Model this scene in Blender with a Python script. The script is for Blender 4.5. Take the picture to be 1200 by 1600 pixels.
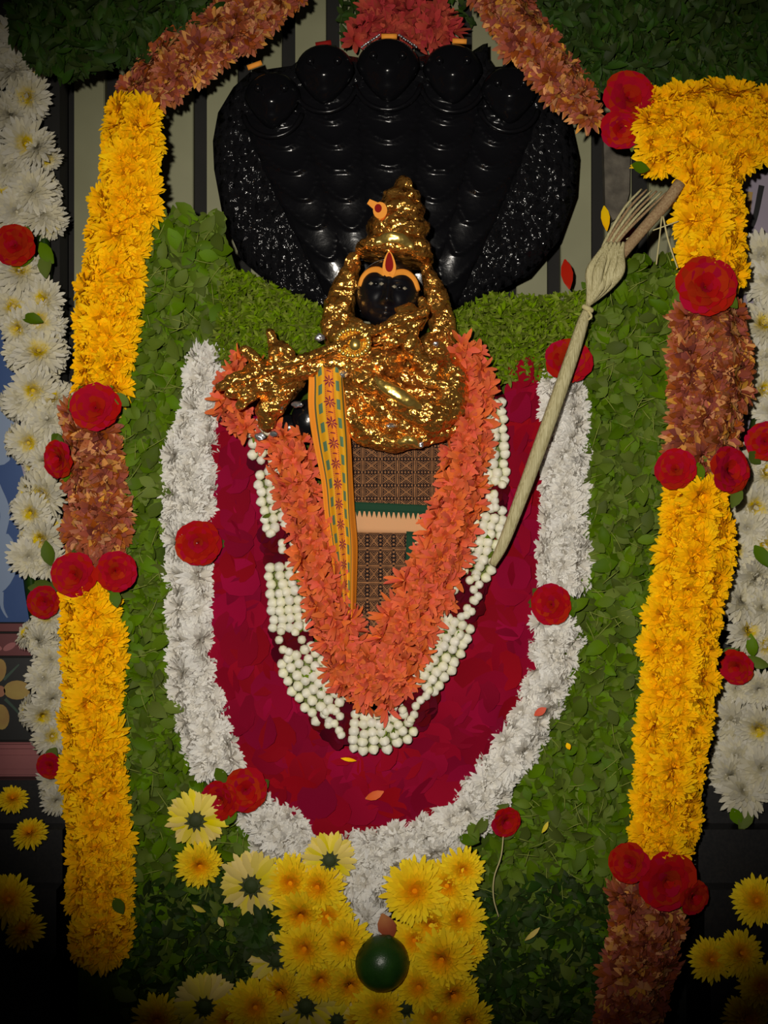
import bpy, math, random
import numpy as np
from mathutils import Vector, Matrix, Quaternion, noise

random.seed(7)
R = random.Random(11)
PI = math.pi

# ------------------------------------------------------------------ scale
# One "unit" u is 0.7 mm: a chrysanthemum is about 80 u = 56 mm wide.
S = 0.0007
DIST = 2300.0          # camera to the plane of the leaf panel, in u
ZC = 0.64              # height of the camera axis above the floor (m)

scene = bpy.context.scene
for o in list(bpy.data.objects):
    bpy.data.objects.remove(o)

# ------------------------------------------------------------------ camera
cd = bpy.data.cameras.new('camera')
cam = bpy.data.objects.new('camera', cd)
scene.collection.objects.link(cam)
cam.location = (0, -DIST * S, ZC)
cam.rotation_euler = (PI / 2, 0, 0)
cd.sensor_fit = 'VERTICAL'
cd.sensor_height = 24
cd.lens = 24 * DIST / 1600.0
cd.clip_start = 0.05
scene.camera = cam

# ------------------------------------------------------------------ world and light
w = bpy.data.worlds.new('dim_room')
scene.world = w
w.use_nodes = True
w.node_tree.nodes['Background'].inputs[0].default_value = (0.9, 0.8, 0.7, 1)
w.node_tree.nodes['Background'].inputs[1].default_value = 0.012

ld = bpy.data.lights.new('hand_lamp', 'SPOT')
lamp = bpy.data.objects.new('hand_lamp', ld)
scene.collection.objects.link(lamp)
lamp.location = (-0.10, -DIST * S - 0.02, ZC + 0.10)
_t = Vector((0.028, 0, ZC + 0.084)) - lamp.location
lamp.rotation_euler = _t.to_track_quat('-Z', 'Y').to_euler()
ld.energy = 90
ld.color = (1.0, 0.93, 0.82)
ld.spot_size = math.radians(47.4)
ld.spot_blend = 0.76  # soft cone edge shaped to darken the corners like a vignette
ld.shadow_soft_size = 0.018

vs = scene.view_settings
vs.view_transform = 'Standard'
vs.look = 'None'
vs.exposure = 0.0
vs.gamma = 1.0
vs.use_curve_mapping = False

COL = scene.collection

# ------------------------------------------------------------------ geometry helpers
def P(px, py, d=0.0):
    """World point of a spot at (px, py) of the 1200x1600 layout, d units in front of the leaf panel."""
    k = 1 - d / DIST
    return Vector(((px - 600) * S * k, -d * S, ZC + (800 - py) * S * k))

class Frame:
    """Local orthographic frame of a thing anchored at (cx, cy, d0)."""
    def __init__(s, cx, cy, d0=0.0):
        s.c = (cx, cy, d0); s.k = (1 - d0 / DIST) * S; s.o = P(cx, cy, d0)
    def v(s, x, y, d):
        return ((x - s.c[0]) * s.k, -(d - s.c[2]) * S, -(y - s.c[1]) * s.k)

class MB:
    def __init__(s):
        s.v = []; s.f = []; s.t = []; s.uv = []; s.m = []
    def add(s, vs, fs, ts=None, uvs=None, mi=0):
        b = len(s.v)
        s.v += [tuple(p) for p in vs]
        s.f += [tuple(b + i for i in f) for f in fs]
        s.m += [mi] * len(fs)
        s.t += list(ts) if ts is not None else [0.5] * len(vs)
        s.uv += list(uvs) if uvs is not None else [(0, 0)] * len(vs)
    def mesh(s, name, mats, smooth=True):
        me = bpy.data.meshes.new(name)
        me.from_pydata(s.v, [], s.f)
        a = me.attributes.new('t', 'FLOAT', 'POINT')
        a.data.foreach_set('value', np.array(s.t, dtype=np.float32))
        if any(u != (0, 0) for u in s.uv[:50]) or any(u != (0, 0) for u in s.uv):
            ul = me.uv_layers.new(name='UVMap')
            li = np.empty(len(me.loops), dtype=np.int32); me.loops.foreach_get('vertex_index', li)
            uva = np.array(s.uv, dtype=np.float32)[li]
            ul.data.foreach_set('uv', uva.ravel())
        if not isinstance(mats, (list, tuple)): mats = [mats]
        for m in mats: me.materials.append(m)
        if len(mats) > 1:
            me.polygons.foreach_set('material_index', np.array(s.m, dtype=np.int32))
        if smooth:
            me.polygons.foreach_set('use_smooth', np.ones(len(me.polygons), dtype=bool))
        me.update()
        return me

def link(name, data, parent=None, loc=(0, 0, 0), rot=None, scale=None):
    o = bpy.data.objects.new(name, data)
    COL.objects.link(o)
    if parent is not None: o.parent = parent
    o.location = loc
    if rot is not None:
        o.rotation_mode = 'QUATERNION'; o.rotation_quaternion = rot
    if scale is not None:
        o.scale = (scale,) * 3 if isinstance(scale, (int, float)) else scale
    return o

def tag(o, label=None, cat=None, group=None, kind=None):
    if label: o['label'] = label
    if cat: o['category'] = cat
    if group: o['group'] = group
    if kind: o['kind'] = kind
    return o

def thing(name, anchor, label, cat, group=None):
    o = bpy.data.objects.new(name, None)
    COL.objects.link(o)
    o.empty_display_size = 0.02
    o.location = anchor
    return tag(o, label, cat, group)

def face(nx, nz, spin=0.0, ny=-1.0):
    """Quaternion that turns local +Z towards (nx, ny, nz) (towards the viewer when ny < 0)."""
    return Vector((nx, ny, nz)).normalized().to_track_quat('Z', 'Y') @ Quaternion((0, 0, 1), spin)

def put(mesh, name, root, px, py, d, nx=0.0, nz=0.0, spin=None, scale=1.0):
    if spin is None: spin = R.uniform(0, 2 * PI)
    return link(name, mesh, root, P(px, py, d) - root.location, face(nx, nz, spin), scale)

def catmull(pts, step=6.0):
    """Smooth resampling of (x, y, w, ...) control points, returned about every step units."""
    p = [np.array(q, dtype=float) for q in pts]
    if len(p) == 2:
        n = max(2, int(np.linalg.norm((p[1] - p[0])[:2]) / step))
        return [p[0] + (p[1] - p[0]) * i / n for i in range(n + 1)]
    p = [2 * p[0] - p[1]] + p + [2 * p[-1] - p[-2]]
    out = []
    for i in range(1, len(p) - 2):
        a, b, c, e = p[i - 1:i + 3]
        n = max(2, int(np.linalg.norm((c - b)[:2]) / step))
        for j in range(n):
            t = j / n
            out.append(0.5 * ((2 * b) + (-a + c) * t + (2 * a - 5 * b + 4 * c - e) * t * t + (-a + 3 * b - 3 * c + e) * t ** 3))
    out.append(p[-2])
    return out

def resample(pts, step):
    q = catmull(pts, 3.0)
    L = [0.0]
    for a, b in zip(q[:-1], q[1:]): L.append(L[-1] + float(np.linalg.norm((b - a)[:2])))
    n = max(1, int(round(L[-1] / step)))
    q = np.array(q); L = np.array(L)
    s = np.linspace(0, L[-1], n + 1)
    return np.array([np.interp(s, L, q[:, k]) for k in range(q.shape[1])]).T

def tube(mb, pts, n=10, mi=0, cap=True, flat=1.0, ts=None):
    """Tube through 3-D points (already local metres) with radius as 4th value."""
    pts = [(Vector(p[:3]), p[3]) for p in pts]
    vs, fs, tt = [], [], []
    up = Vector((0, -1, 0))
    for i, (c, r) in enumerate(pts):
        a = pts[max(i - 1, 0)][0]; b = pts[min(i + 1, len(pts) - 1)][0]
        t = (b - a).normalized()
        s = t.cross(up)
        if s.length < 1e-4: s = t.cross(Vector((1, 0, 0)))
        s.normalize(); q = s.cross(t).normalized()
        for k in range(n):
            an = 2 * PI * k / n
            vs.append(c + s * (math.cos(an) * r) + q * (math.sin(an) * r * flat))
            tt.append(i / max(1, len(pts) - 1))
    for i in range(len(pts) - 1):
        for k in range(n):
            k2 = (k + 1) % n
            fs.append((i * n + k, i * n + k2, (i + 1) * n + k2, (i + 1) * n + k))
    if cap:
        fs.append(tuple(range(n))[::-1]); m = (len(pts) - 1) * n
        fs.append(tuple(range(m, m + n)))
    mb.add(vs, fs, tt if ts is None else ts, None, mi)

def smooth3(pts, sub=5):
    """Catmull-Rom through (x, y, d, r) points by index."""
    p = [np.array(q, dtype=float) for q in pts]
    p = [2 * p[0] - p[1]] + p + [2 * p[-1] - p[-2]]
    out = []
    for i in range(1, len(p) - 2):
        a, b, c, e = p[i - 1:i + 3]
        for j in range(sub):
            t = j / sub
            out.append(0.5 * ((2 * b) + (-a + c) * t + (2 * a - 5 * b + 4 * c - e) * t * t + (-a + 3 * b - 3 * c + e) * t ** 3))
    out.append(p[-2])
    return out

def ball(mb, c, r, nu=12, nv=8, mi=0, t=0.5):
    """Ellipsoid: centre and radii in local metres."""
    vs, fs = [], []
    if isinstance(r, (int, float)): r = (r, r, r)
    for j in range(nv + 1):
        th = PI * j / nv
        for i in range(nu):
            ph = 2 * PI * i / nu
            vs.append((c[0] + r[0] * math.sin(th) * math.cos(ph), c[1] + r[1] * math.sin(th) * math.sin(ph), c[2] + r[2] * math.cos(th)))
    for j in range(nv):
        for i in range(nu):
            i2 = (i + 1) % nu
            fs.append((j * nu + i, (j + 1) * nu + i, (j + 1) * nu + i2, j * nu + i2))
    mb.add(vs, fs, [t] * len(vs), None, mi)

def slab(mb, F, poly, d0, d1, mi=0, t=0.5, uv=False):
    """Flat polygon (px, py) extruded from depth d0 (back) to d1 (front) in frame F."""
    n = len(poly)
    vs = [F.v(x, y, d0) for x, y in poly] + [F.v(x, y, d1) for x, y in poly]
    fs = [tuple(range(n, 2 * n)), tuple(range(n))[::-1]]
    for i in range(n):
        j = (i + 1) % n
        fs.append((i, j, n + j, n + i))
    uvs = [(x, y) for x, y in poly] * 2 if uv else None
    mb.add(vs, fs, [t] * len(vs), uvs, mi)

def inside(poly, x, y):
    r = False; n = len(poly); j = n - 1
    for i in range(n):
        xi, yi = poly[i]; xj, yj = poly[j]
        if (yi > y) != (yj > y) and x < (xj - xi) * (y - yi) / (yj - yi) + xi: r = not r
        j = i
    return r

# ------------------------------------------------------------------ materials
def new_mat(name):
    m = bpy.data.materials.new(name); m.use_nodes = True
    nt = m.node_tree
    return m, nt, nt.nodes['Principled BSDF']

class X:
    """Tiny expression wrapper around shader math nodes."""
    nt = None
    def __init__(s, sock): s.s = sock
    @staticmethod
    def op(kind, *a):
        n = X.nt.nodes.new('ShaderNodeMath'); n.operation = kind
        for i, q in enumerate(a):
            if isinstance(q, X): X.nt.links.new(q.s, n.inputs[i])
            else: n.inputs[i].default_value = float(q)
        return X(n.outputs[0])
    def __add__(s, o): return X.op('ADD', s, o)
    def __radd__(s, o): return X.op('ADD', o, s)
    def __sub__(s, o): return X.op('SUBTRACT', s, o)
    def __rsub__(s, o): return X.op('SUBTRACT', o, s)
    def __mul__(s, o): return X.op('MULTIPLY', s, o)
    def __rmul__(s, o): return X.op('MULTIPLY', o, s)
    def __truediv__(s, o): return X.op('DIVIDE', s, o)
    def __lt__(s, o): return X.op('LESS_THAN', s, o)
    def __gt__(s, o): return X.op('GREATER_THAN', s, o)
    def frac(s): return X.op('FRACT', s)
    def abs(s): return X.op('ABSOLUTE', s)
    def max(s, o): return X.op('MAXIMUM', s, o)
    def min(s, o): return X.op('MINIMUM', s, o)
    def between(s, a, b): return (s > a) * (s < b)

def mixc(nt, fac, a, b):
    n = nt.nodes.new('ShaderNodeMix'); n.data_type = 'RGBA'
    if isinstance(fac, X): nt.links.new(fac.s, n.inputs[0])
    elif hasattr(fac, 'is_output'): nt.links.new(fac, n.inputs[0])
    else: n.inputs[0].default_value = fac
    for sock, c in ((n.inputs[6], a), (n.inputs[7], b)):
        if hasattr(c, 'is_output'): nt.links.new(c, sock)
        else: sock.default_value = (*c, 1)
    return n.outputs[2]

def petal_mat(name, stops, rough=0.6, hue=0.01, val=0.18, sat=0.1, back=None, spec=0.25, transl=0.12, alt=None):
    """Petal or leaf pigment: ramp from base (t=0) to tip (t=1), small differences from piece to piece."""
    m, nt, b = new_mat(name)
    at = nt.nodes.new('ShaderNodeAttribute'); at.attribute_name = 't'
    rp = nt.nodes.new('ShaderNodeValToRGB')
    el = rp.color_ramp.elements
    while len(el) < len(stops): el.new(0.5)
    for e, (p, c) in zip(el, stops): e.position = p; e.color = (*c, 1)
    nt.links.new(at.outputs['Fac'], rp.inputs[0])
    col = rp.outputs[0]
    if back:
        g = nt.nodes.new('ShaderNodeNewGeometry')
        col = mixc(nt, g.outputs['Backfacing'], col, back)
    oi = nt.nodes.new('ShaderNodeObjectInfo'); ge = nt.nodes.new('ShaderNodeNewGeometry')
    X.nt = nt
    r = (X(oi.outputs['Random']) * 7.31 + X(ge.outputs['Random Per Island']) * 3.17).frac()
    r2 = (X(oi.outputs['Random']) * 3.77 + X(ge.outputs['Random Per Island']) * 9.13).frac()
    if alt: col = mixc(nt, (X(oi.outputs['Random']) * 5.3 + X(ge.outputs['Random Per Island']) * 17.9).frac() < alt[0], col, alt[1])
    h = nt.nodes.new('ShaderNodeHueSaturation')
    nt.links.new(((r - 0.5) * (2 * hue) + 0.5).s, h.inputs['Hue'])
    nt.links.new(((r2 - 0.5) * (2 * val) + 1.0).s, h.inputs['Value'])
    nt.links.new(((r - 0.5) * (2 * sat) + 1.0).s, h.inputs['Saturation'])
    nt.links.new(col, h.inputs['Color'])
    nt.links.new(h.outputs[0], b.inputs['Base Color'])
    b.inputs['Roughness'].default_value = rough
    b.inputs['Specular IOR Level'].default_value = spec
    if transl:
        out = nt.nodes['Material Output']
        tr = nt.nodes.new('ShaderNodeBsdfTranslucent'); nt.links.new(h.outputs[0], tr.inputs[0])
        mx = nt.nodes.new('ShaderNodeMixShader'); mx.inputs[0].default_value = transl
        nt.links.new(b.outputs[0], mx.inputs[1]); nt.links.new(tr.outputs[0], mx.inputs[2])
        nt.links.new(mx.outputs[0], out.inputs[0])
    return m

def plain_mat(name, c, rough=0.6, metal=0.0, bump=None, spec=0.5, noise_c=None, nscale=200.0):
    m, nt, b = new_mat(name)
    b.inputs['Base Color'].default_value = (*c, 1)
    b.inputs['Roughness'].default_value = rough
    b.inputs['Metallic'].default_value = metal
    b.inputs['Specular IOR Level'].default_value = spec
    tc = nt.nodes.new('ShaderNodeTexCoord')
    if noise_c:
        n = nt.nodes.new('ShaderNodeTexNoise'); n.inputs['Scale'].default_value = nscale; n.inputs['Detail'].default_value = 5
        nt.links.new(tc.outputs['Object'], n.inputs['Vector'])
        rp = nt.nodes.new('ShaderNodeValToRGB'); rp.color_ramp.elements[0].position = 0.35; rp.color_ramp.elements[1].position = 0.68
        rp.color_ramp.elements[0].color = (*c, 1); rp.color_ramp.elements[1].color = (*noise_c, 1)
        nt.links.new(n.outputs['Fac'], rp.inputs[0]); nt.links.new(rp.outputs[0], b.inputs['Base Color'])
    if bump:
        n = nt.nodes.new('ShaderNodeTexNoise'); n.inputs['Scale'].default_value = bump[0]; n.inputs['Detail'].default_value = 4
        nt.links.new(tc.outputs['Object'], n.inputs['Vector'])
        bp = nt.nodes.new('ShaderNodeBump'); bp.inputs['Strength'].default_value = bump[1]; bp.inputs['Distance'].default_value = bump[2]
        nt.links.new(n.outputs['Fac'], bp.inputs['Height']); nt.links.new(bp.outputs[0], b.inputs['Normal'])
    return m

def facet_normal(nt, vec, cells):
    """Normal broken into small flat facets, one random tilt per cell: [(scale, tilt), ...]."""
    g = nt.nodes.new('ShaderNodeNewGeometry'); cur = g.outputs['Normal']
    for sc_, k in cells:
        v = nt.nodes.new('ShaderNodeTexVoronoi'); v.inputs['Scale'].default_value = sc_; nt.links.new(vec, v.inputs['Vector'])
        a = nt.nodes.new('ShaderNodeVectorMath'); a.operation = 'SUBTRACT'; nt.links.new(v.outputs['Color'], a.inputs[0]); a.inputs[1].default_value = (0.5, 0.5, 0.5)
        m = nt.nodes.new('ShaderNodeVectorMath'); m.operation = 'MULTIPLY_ADD'; nt.links.new(a.outputs[0], m.inputs[0]); m.inputs[1].default_value = (k, k, k); nt.links.new(cur, m.inputs[2])
        cur = m.outputs[0]
    n = nt.nodes.new('ShaderNodeVectorMath'); n.operation = 'NORMALIZE'; nt.links.new(cur, n.inputs[0])
    return n.outputs[0]

def foil_mat(name, c1, c2, rough=0.3, scale=120.0, strength=1.0):
    """Crumpled metal foil: sharp creases from cell edges over soft folds."""
    m, nt, b = new_mat(name)
    tc = nt.nodes.new('ShaderNodeTexCoord')
    nz = nt.nodes.new('ShaderNodeTexNoise'); nz.inputs['Scale'].default_value = scale * 0.5; nz.inputs['Detail'].default_value = 3
    nt.links.new(tc.outputs['Object'], nz.inputs['Vector'])
    wv = nt.nodes.new('ShaderNodeVectorMath'); wv.operation = 'MULTIPLY_ADD'
    nt.links.new(nz.outputs['Color'], wv.inputs[0]); wv.inputs[1].default_value = (0.013,) * 3
    nt.links.new(tc.outputs['Object'], wv.inputs[2])
    v1 = nt.nodes.new('ShaderNodeTexVoronoi'); v1.feature = 'F1'; v1.inputs['Scale'].default_value = scale
    v2 = nt.nodes.new('ShaderNodeTexVoronoi'); v2.feature = 'F1'; v2.inputs['Scale'].default_value = scale * 2.7
    n3 = nt.nodes.new('ShaderNodeTexNoise'); n3.inputs['Scale'].default_value = scale * 3.5; n3.inputs['Detail'].default_value = 5; n3.inputs['Roughness'].default_value = 0.7
    for q in (v1, v2, n3): nt.links.new(wv.outputs[0], q.inputs['Vector'])
    X.nt = nt
    hgt = X(v1.outputs['Distance']) * 0.5 + X(n3.outputs['Fac']) * 0.06
    bp = nt.nodes.new('ShaderNodeBump'); bp.inputs['Strength'].default_value = strength; bp.inputs['Distance'].default_value = 0.0016
    nt.links.new(hgt.s, bp.inputs['Height']); nt.links.new(bp.outputs[0], b.inputs['Normal'])
    st = nt.nodes.new('ShaderNodeMapping'); st.inputs['Rotation'].default_value = (0, 0.6, 0); st.inputs['Scale'].default_value = (0.55, 0.9, 1.25)
    nt.links.new(wv.outputs[0], st.inputs[0])
    nt.links.new(facet_normal(nt, st.outputs[0], [(scale * 0.62, 0.58 * strength), (scale * 1.6, 0.68 * strength)]), bp.inputs['Normal'])
    col = mixc(nt, nz.outputs['Fac'], c1, c2)
    nt.links.new(col, b.inputs['Base Color'])
    b.inputs['Metallic'].default_value = 0.9
    b.inputs['Roughness'].default_value = rough
    return m

YEL = petal_mat('yellow_petal', [(0.0, (0.84, 0.36, 0.0)), (0.45, (0.90, 0.48, 0.0)), (1.0, (0.93, 0.58, 0.004))], val=0.10, hue=0.006, spec=0.1, rough=0.8, sat=0.0)
YEL2 = petal_mat('lemon_petal', [(0.0, (0.84, 0.30, 0.0)), (0.36, (0.84, 0.37, 0.0)), (0.58, (0.84, 0.54, 0.006)), (1.0, (0.86, 0.66, 0.02))], val=0.10, hue=0.006, spec=0.1, rough=0.8, sat=0.0)
WHT = petal_mat('white_petal', [(0.0, (0.74, 0.70, 0.62)), (0.5, (0.84, 0.82, 0.77)), (1.0, (0.87, 0.86, 0.83))], val=0.06, sat=0.3, hue=0.0, spec=0.1, rough=0.8, transl=0.32)
CRM = petal_mat('cream_petal', [(0.0, (0.62, 0.44, 0.03)), (0.34, (0.66, 0.52, 0.10)), (0.54, (0.58, 0.54, 0.40)), (1.0, (0.62, 0.585, 0.47))], val=0.12, sat=0.3, hue=0.0, spec=0.1, rough=0.8, transl=0.2)
RUST = petal_mat('rust_petal', [(0.0, (0.22, 0.04, 0.018)), (0.55, (0.31, 0.075, 0.034)), (1.0, (0.42, 0.165, 0.062))], val=0.28, hue=0.012, back=(0.55, 0.27, 0.08), alt=(0.22, (0.55, 0.25, 0.075)), spec=0.1, rough=0.8)
ROSE = petal_mat('red_rose_petal', [(0.0, (0.36, 0.05, 0.04)), (0.22, (0.33, 0.004, 0.005)), (1.0, (0.34, 0.003, 0.005))], val=0.10, rough=0.85, spec=0.05, transl=0.05, sat=0.0)
CRIM = petal_mat('crimson_petal', [(0.0, (0.21, 0.0015, 0.015)), (1.0, (0.25, 0.002, 0.019))], val=0.22, hue=0.008, rough=0.8, spec=0.06, transl=0.05, sat=0.0)
DARKR = petal_mat('dark_red_petal', [(0.0, (0.075, 0.001, 0.006)), (1.0, (0.12, 0.0015, 0.010))], val=0.25, rough=0.8, spec=0.08, sat=0.0)
ORG = petal_mat('orange_petal', [(0.0, (0.62, 0.26, 0.08)), (0.22, (0.68, 0.11, 0.03)), (1.0, (0.77, 0.165, 0.068))], val=0.16, hue=0.01, spec=0.1, rough=0.8, transl=0.2, sat=0.03)
REDO = petal_mat('red_orange_petal', [(0.0, (0.32, 0.03, 0.02)), (1.0, (0.42, 0.055, 0.04))], val=0.25, hue=0.01, spec=0.1, rough=0.8, sat=0.0)
JAS = petal_mat('jasmine_bud', [(0.0, (0.30, 0.40, 0.06)), (0.22, (0.60, 0.64, 0.26)), (0.45, (0.82, 0.80, 0.60)), (1.0, (0.86, 0.84, 0.72))], val=0.06, sat=0.25, hue=0.005, rough=0.45, spec=0.25)
PALE = petal_mat('pale_yellow_petal', [(0.0, (0.62, 0.50, 0.06)), (0.5, (0.76, 0.60, 0.09)), (1.0, (0.80, 0.64, 0.14))], val=0.12, sat=0.15, spec=0.1, rough=0.8)
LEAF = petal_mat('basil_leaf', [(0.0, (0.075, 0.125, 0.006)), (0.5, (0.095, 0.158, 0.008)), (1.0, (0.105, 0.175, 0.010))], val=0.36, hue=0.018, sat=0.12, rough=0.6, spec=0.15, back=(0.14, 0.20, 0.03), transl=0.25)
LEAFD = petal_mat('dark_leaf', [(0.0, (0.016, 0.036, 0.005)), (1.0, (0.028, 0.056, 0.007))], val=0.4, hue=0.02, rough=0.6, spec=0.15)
FINE = petal_mat('feathery_leaf', [(0.0, (0.10, 0.155, 0.007)), (1.0, (0.155, 0.225, 0.013))], val=0.45, hue=0.02, rough=0.7, spec=0.1, transl=0.2)
CALYX = petal_mat('calyx', [(0.0, (0.03, 0.05, 0.012)), (1.0, (0.05, 0.055, 0.02))], val=0.2, rough=0.7, transl=0)
MATBED = plain_mat('leaf_bed', (0.03, 0.05, 0.004), 0.9, noise_c=(0.05, 0.085, 0.007), nscale=90, spec=0.1)
STRAW = plain_mat('dry_straw', (0.50, 0.44, 0.22), 0.8, spec=0.1)
TWIG = plain_mat('green_stalk', (0.22, 0.27, 0.05), 0.8, spec=0.1)
BLACK = plain_mat('black_stone', (0.004, 0.004, 0.005), 0.2, bump=(70, 0.3, 0.002), spec=0.25)
GRANITE = plain_mat('black_granite', (0.008, 0.008, 0.009), 0.35, noise_c=(0.014, 0.013, 0.013), nscale=300)
BOARD = plain_mat('painted_board', (0.20, 0.20, 0.115), 0.55, noise_c=(0.17, 0.17, 0.095), nscale=12, spec=0.3)
GAPWALL = plain_mat('dark_wall', (0.005, 0.005, 0.004), 0.9, noise_c=(0.008, 0.007, 0.006), nscale=20)
GOLD = foil_mat('gold_foil', (0.62, 0.22, 0.045), (0.97, 0.54, 0.11), rough=0.23, scale=180, strength=1.15)
BRASS = foil_mat('bright_gold_foil', (0.92, 0.60, 0.12), (0.98, 0.72, 0.2), rough=0.28, scale=90, strength=0.22)
SILV = foil_mat('silver_foil', (0.6, 0.62, 0.65), (0.8, 0.8, 0.82), rough=0.25, scale=110)
PASTE = plain_mat('sandal_paste', (0.80, 0.30, 0.035), 0.7, spec=0.2)
KUM = plain_mat('red_powder', (0.22, 0.008, 0.006), 0.8, spec=0.1)
LIMEM = plain_mat('lime_skin', (0.012, 0.045, 0.006), 0.32, bump=(520, 0.25, 0.0012), noise_c=(0.02, 0.07, 0.008), nscale=40)

# ------------------------------------------------------------------ flower meshes (local units: u * S, facing +Z)
def petal(mb, az, el, L, W, cup=0.25, curl=0.0, r0=0.0, z0=0.0, prof=(0.45, 0.85, 1.0, 0.5), t0=0.0, t1=1.0, mi=0, twist=0.0):
    """One petal leaving (r0, z0) at azimuth az and elevation el above the flower plane."""
    ca, sa = math.cos(az), math.sin(az)
    rows = len(prof)
    vs, ts, fs = [], [], []
    r, z = r0, z0; e = el
    for i, pw in enumerate(prof):
        f = i / (rows - 1)
        if i:
            r += math.cos(e) * L / (rows - 1); z += math.sin(e) * L / (rows - 1); e += curl / (rows - 1)
        hw = W * 0.5 * pw
        lift = cup * hw
        for sgn in (-1, 0, 1):
            zz = z + (lift * math.cos(e) if sgn else 0.0) + twist * sgn * hw
            rr = r - (lift * math.sin(e) if sgn else 0.0) + (L * 0.12 if (i == rows - 1 and sgn == 0) else 0)
            x = rr * ca - sgn * hw * sa; y = rr * sa + sgn * hw * ca
            vs.append((x * S, y * S, zz * S)); ts.append(t0 + (t1 - t0) * f)
    for i in range(rows - 1):
        a = i * 3
        fs += [(a, a + 3, a + 4, a + 1), (a + 1, a + 4, a + 5, a + 2)]
    mb.add(vs, fs, ts, None, mi)

GA = PI * (3 - math.sqrt(5))

def pompom(name, mat, rad, n, seed, wid=0.34, spread=1.75, dome=0.55, tmode='tip'):
    """Dense chrysanthemum: petals on a golden spiral, upright in the centre and spread at the rim."""
    r = random.Random(seed); mb = MB()
    for i in range(n):
        f = (i + 0.5) / n
        th = 0.22 + (spread - 0.22) * math.sqrt(f)              # angle from the axis
        el = PI / 2 - th
        L = rad * (0.55 + 0.45 * f) * r.uniform(0.88, 1.1)
        petal(mb, i * GA + r.uniform(-0.2, 0.2), el + r.uniform(-0.12, 0.12), L, rad * wid * r.uniform(0.8, 1.15), cup=0.5,
              curl=-0.5 * f + r.uniform(-0.15, 0.25), r0=rad * 0.06, z0=rad * (dome * 0.15),
              prof=(0.4, 0.85, 1.0, 0.45), t0=0.0 + 0.35 * f, t1=0.35 + 0.65 * f)
    return mb.mesh(name, mat)

def daisy(name, mat, rad, seed, layers=((1.0, 20, 0.12), (0.82, 18, 0.35), (0.6, 15, 0.65), (0.4, 12, 0.95), (0.22, 9, 1.25)), wid=0.30, curl=-0.25, t_lift=0.0):
    """Open chrysanthemum: rings of flat petals around a small yellow heart."""
    r = random.Random(seed); mb = MB()
    for k, (fr, n, el) in enumerate(layers):
        for i in range(n):
            petal(mb, 2 * PI * (i + 0.5 * (k % 2)) / n + r.uniform(-0.1, 0.1), el + r.uniform(-0.1, 0.1), rad * fr * r.uniform(0.86, 1.06),
                  rad * wid * r.uniform(0.85, 1.1), cup=0.4, curl=curl + r.uniform(-0.2, 0.15), r0=rad * 0.05, z0=rad * 0.03 * k,
                  prof=(0.4, 0.8, 1.0, 0.6), t0=max(t_lift, fr * 0.25), t1=max(t_lift, min(1.0, fr * 1.0)))
    if t_lift == 0.0: ball(mb, (0, 0, rad * 0.12 * S), (rad * 0.2 * S, rad * 0.2 * S, rad * 0.14 * S), 10, 6, t=0.12)
    return mb.mesh(name, mat)

def back_daisy(name, rad, seed):
    """Pale chrysanthemum lying face down: two rings of petals (the calyx is a mesh of its own)."""
    r = random.Random(seed); mb = MB()
    for k, (fr, n, z) in enumerate(((1.0, 22, 0.0), (0.96, 22, -0.06), (0.9, 20, -0.12))):
        for i in range(n):
            petal(mb, 2 * PI * (i + 0.5 * k) / n + r.uniform(-0.08, 0.08), -0.12 + r.uniform(-0.1, 0.1), rad * fr * r.uniform(0.85, 1.05),
                  rad * 0.27 * r.uniform(0.9, 1.1), cup=-0.3, curl=r.uniform(-0.35, 0.1), r0=rad * 0.06, z0=rad * z,
                  prof=(0.45, 0.85, 1.0, 0.65))
    return mb.mesh(name, PALE)

def calyx(name, rad):
    mb = MB()
    ball(mb, (0, 0, rad * 0.06 * S), (rad * 0.30 * S, rad * 0.30 * S, rad * 0.16 * S), 10, 6, t=0.3)
    for i in range(11):
        petal(mb, 2 * PI * i / 11, 0.25, rad * 0.40, rad * 0.16, cup=0.2, curl=-0.5, z0=rad * 0.1, prof=(0.8, 1.0, 0.8, 0.2))
    return mb.mesh(name, CALYX)

def rose(name, mat, rad, seed, heart=0.5):
    r = random.Random(seed); mb = MB()
    rings = ((0.22, 3, 1.45, 0.55), (0.40, 4, 1.2, 0.62), (0.62, 5, 0.9, 0.72), (0.82, 6, 0.6, 0.8), (1.0, 7, 0.3, 0.85))
    for k, (fr, n, el, wf) in enumerate(rings):
        for i in range(n):
            L = rad * fr * r.uniform(0.95, 1.06)
            petal(mb, 2 * PI * i / n + k * 0.7 + r.uniform(-0.15, 0.15), el + 0.3, L * 1.15, L * wf * 1.7 if k > 1 else L * 1.6, cup=0.28,
                  curl=-0.95, r0=rad * 0.03, z0=0, prof=(0.35, 0.85, 1.05, 1.0, 0.55), t0=0.0 if k < 2 else 0.4, t1=0.3 + 0.7 * fr)
    return mb.mesh(name, mat)

def rose_petal(name, mat, L, seed):
    r = random.Random(seed); mb = MB()
    petal(mb, 0, 0.10, L, L * 1.0, cup=0.10, curl=-0.28, r0=-L * 0.5, prof=(0.35, 0.8, 1.05, 1.0, 0.6), twist=r.uniform(-0.12, 0.12))
    return mb.mesh(name, mat)

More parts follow.
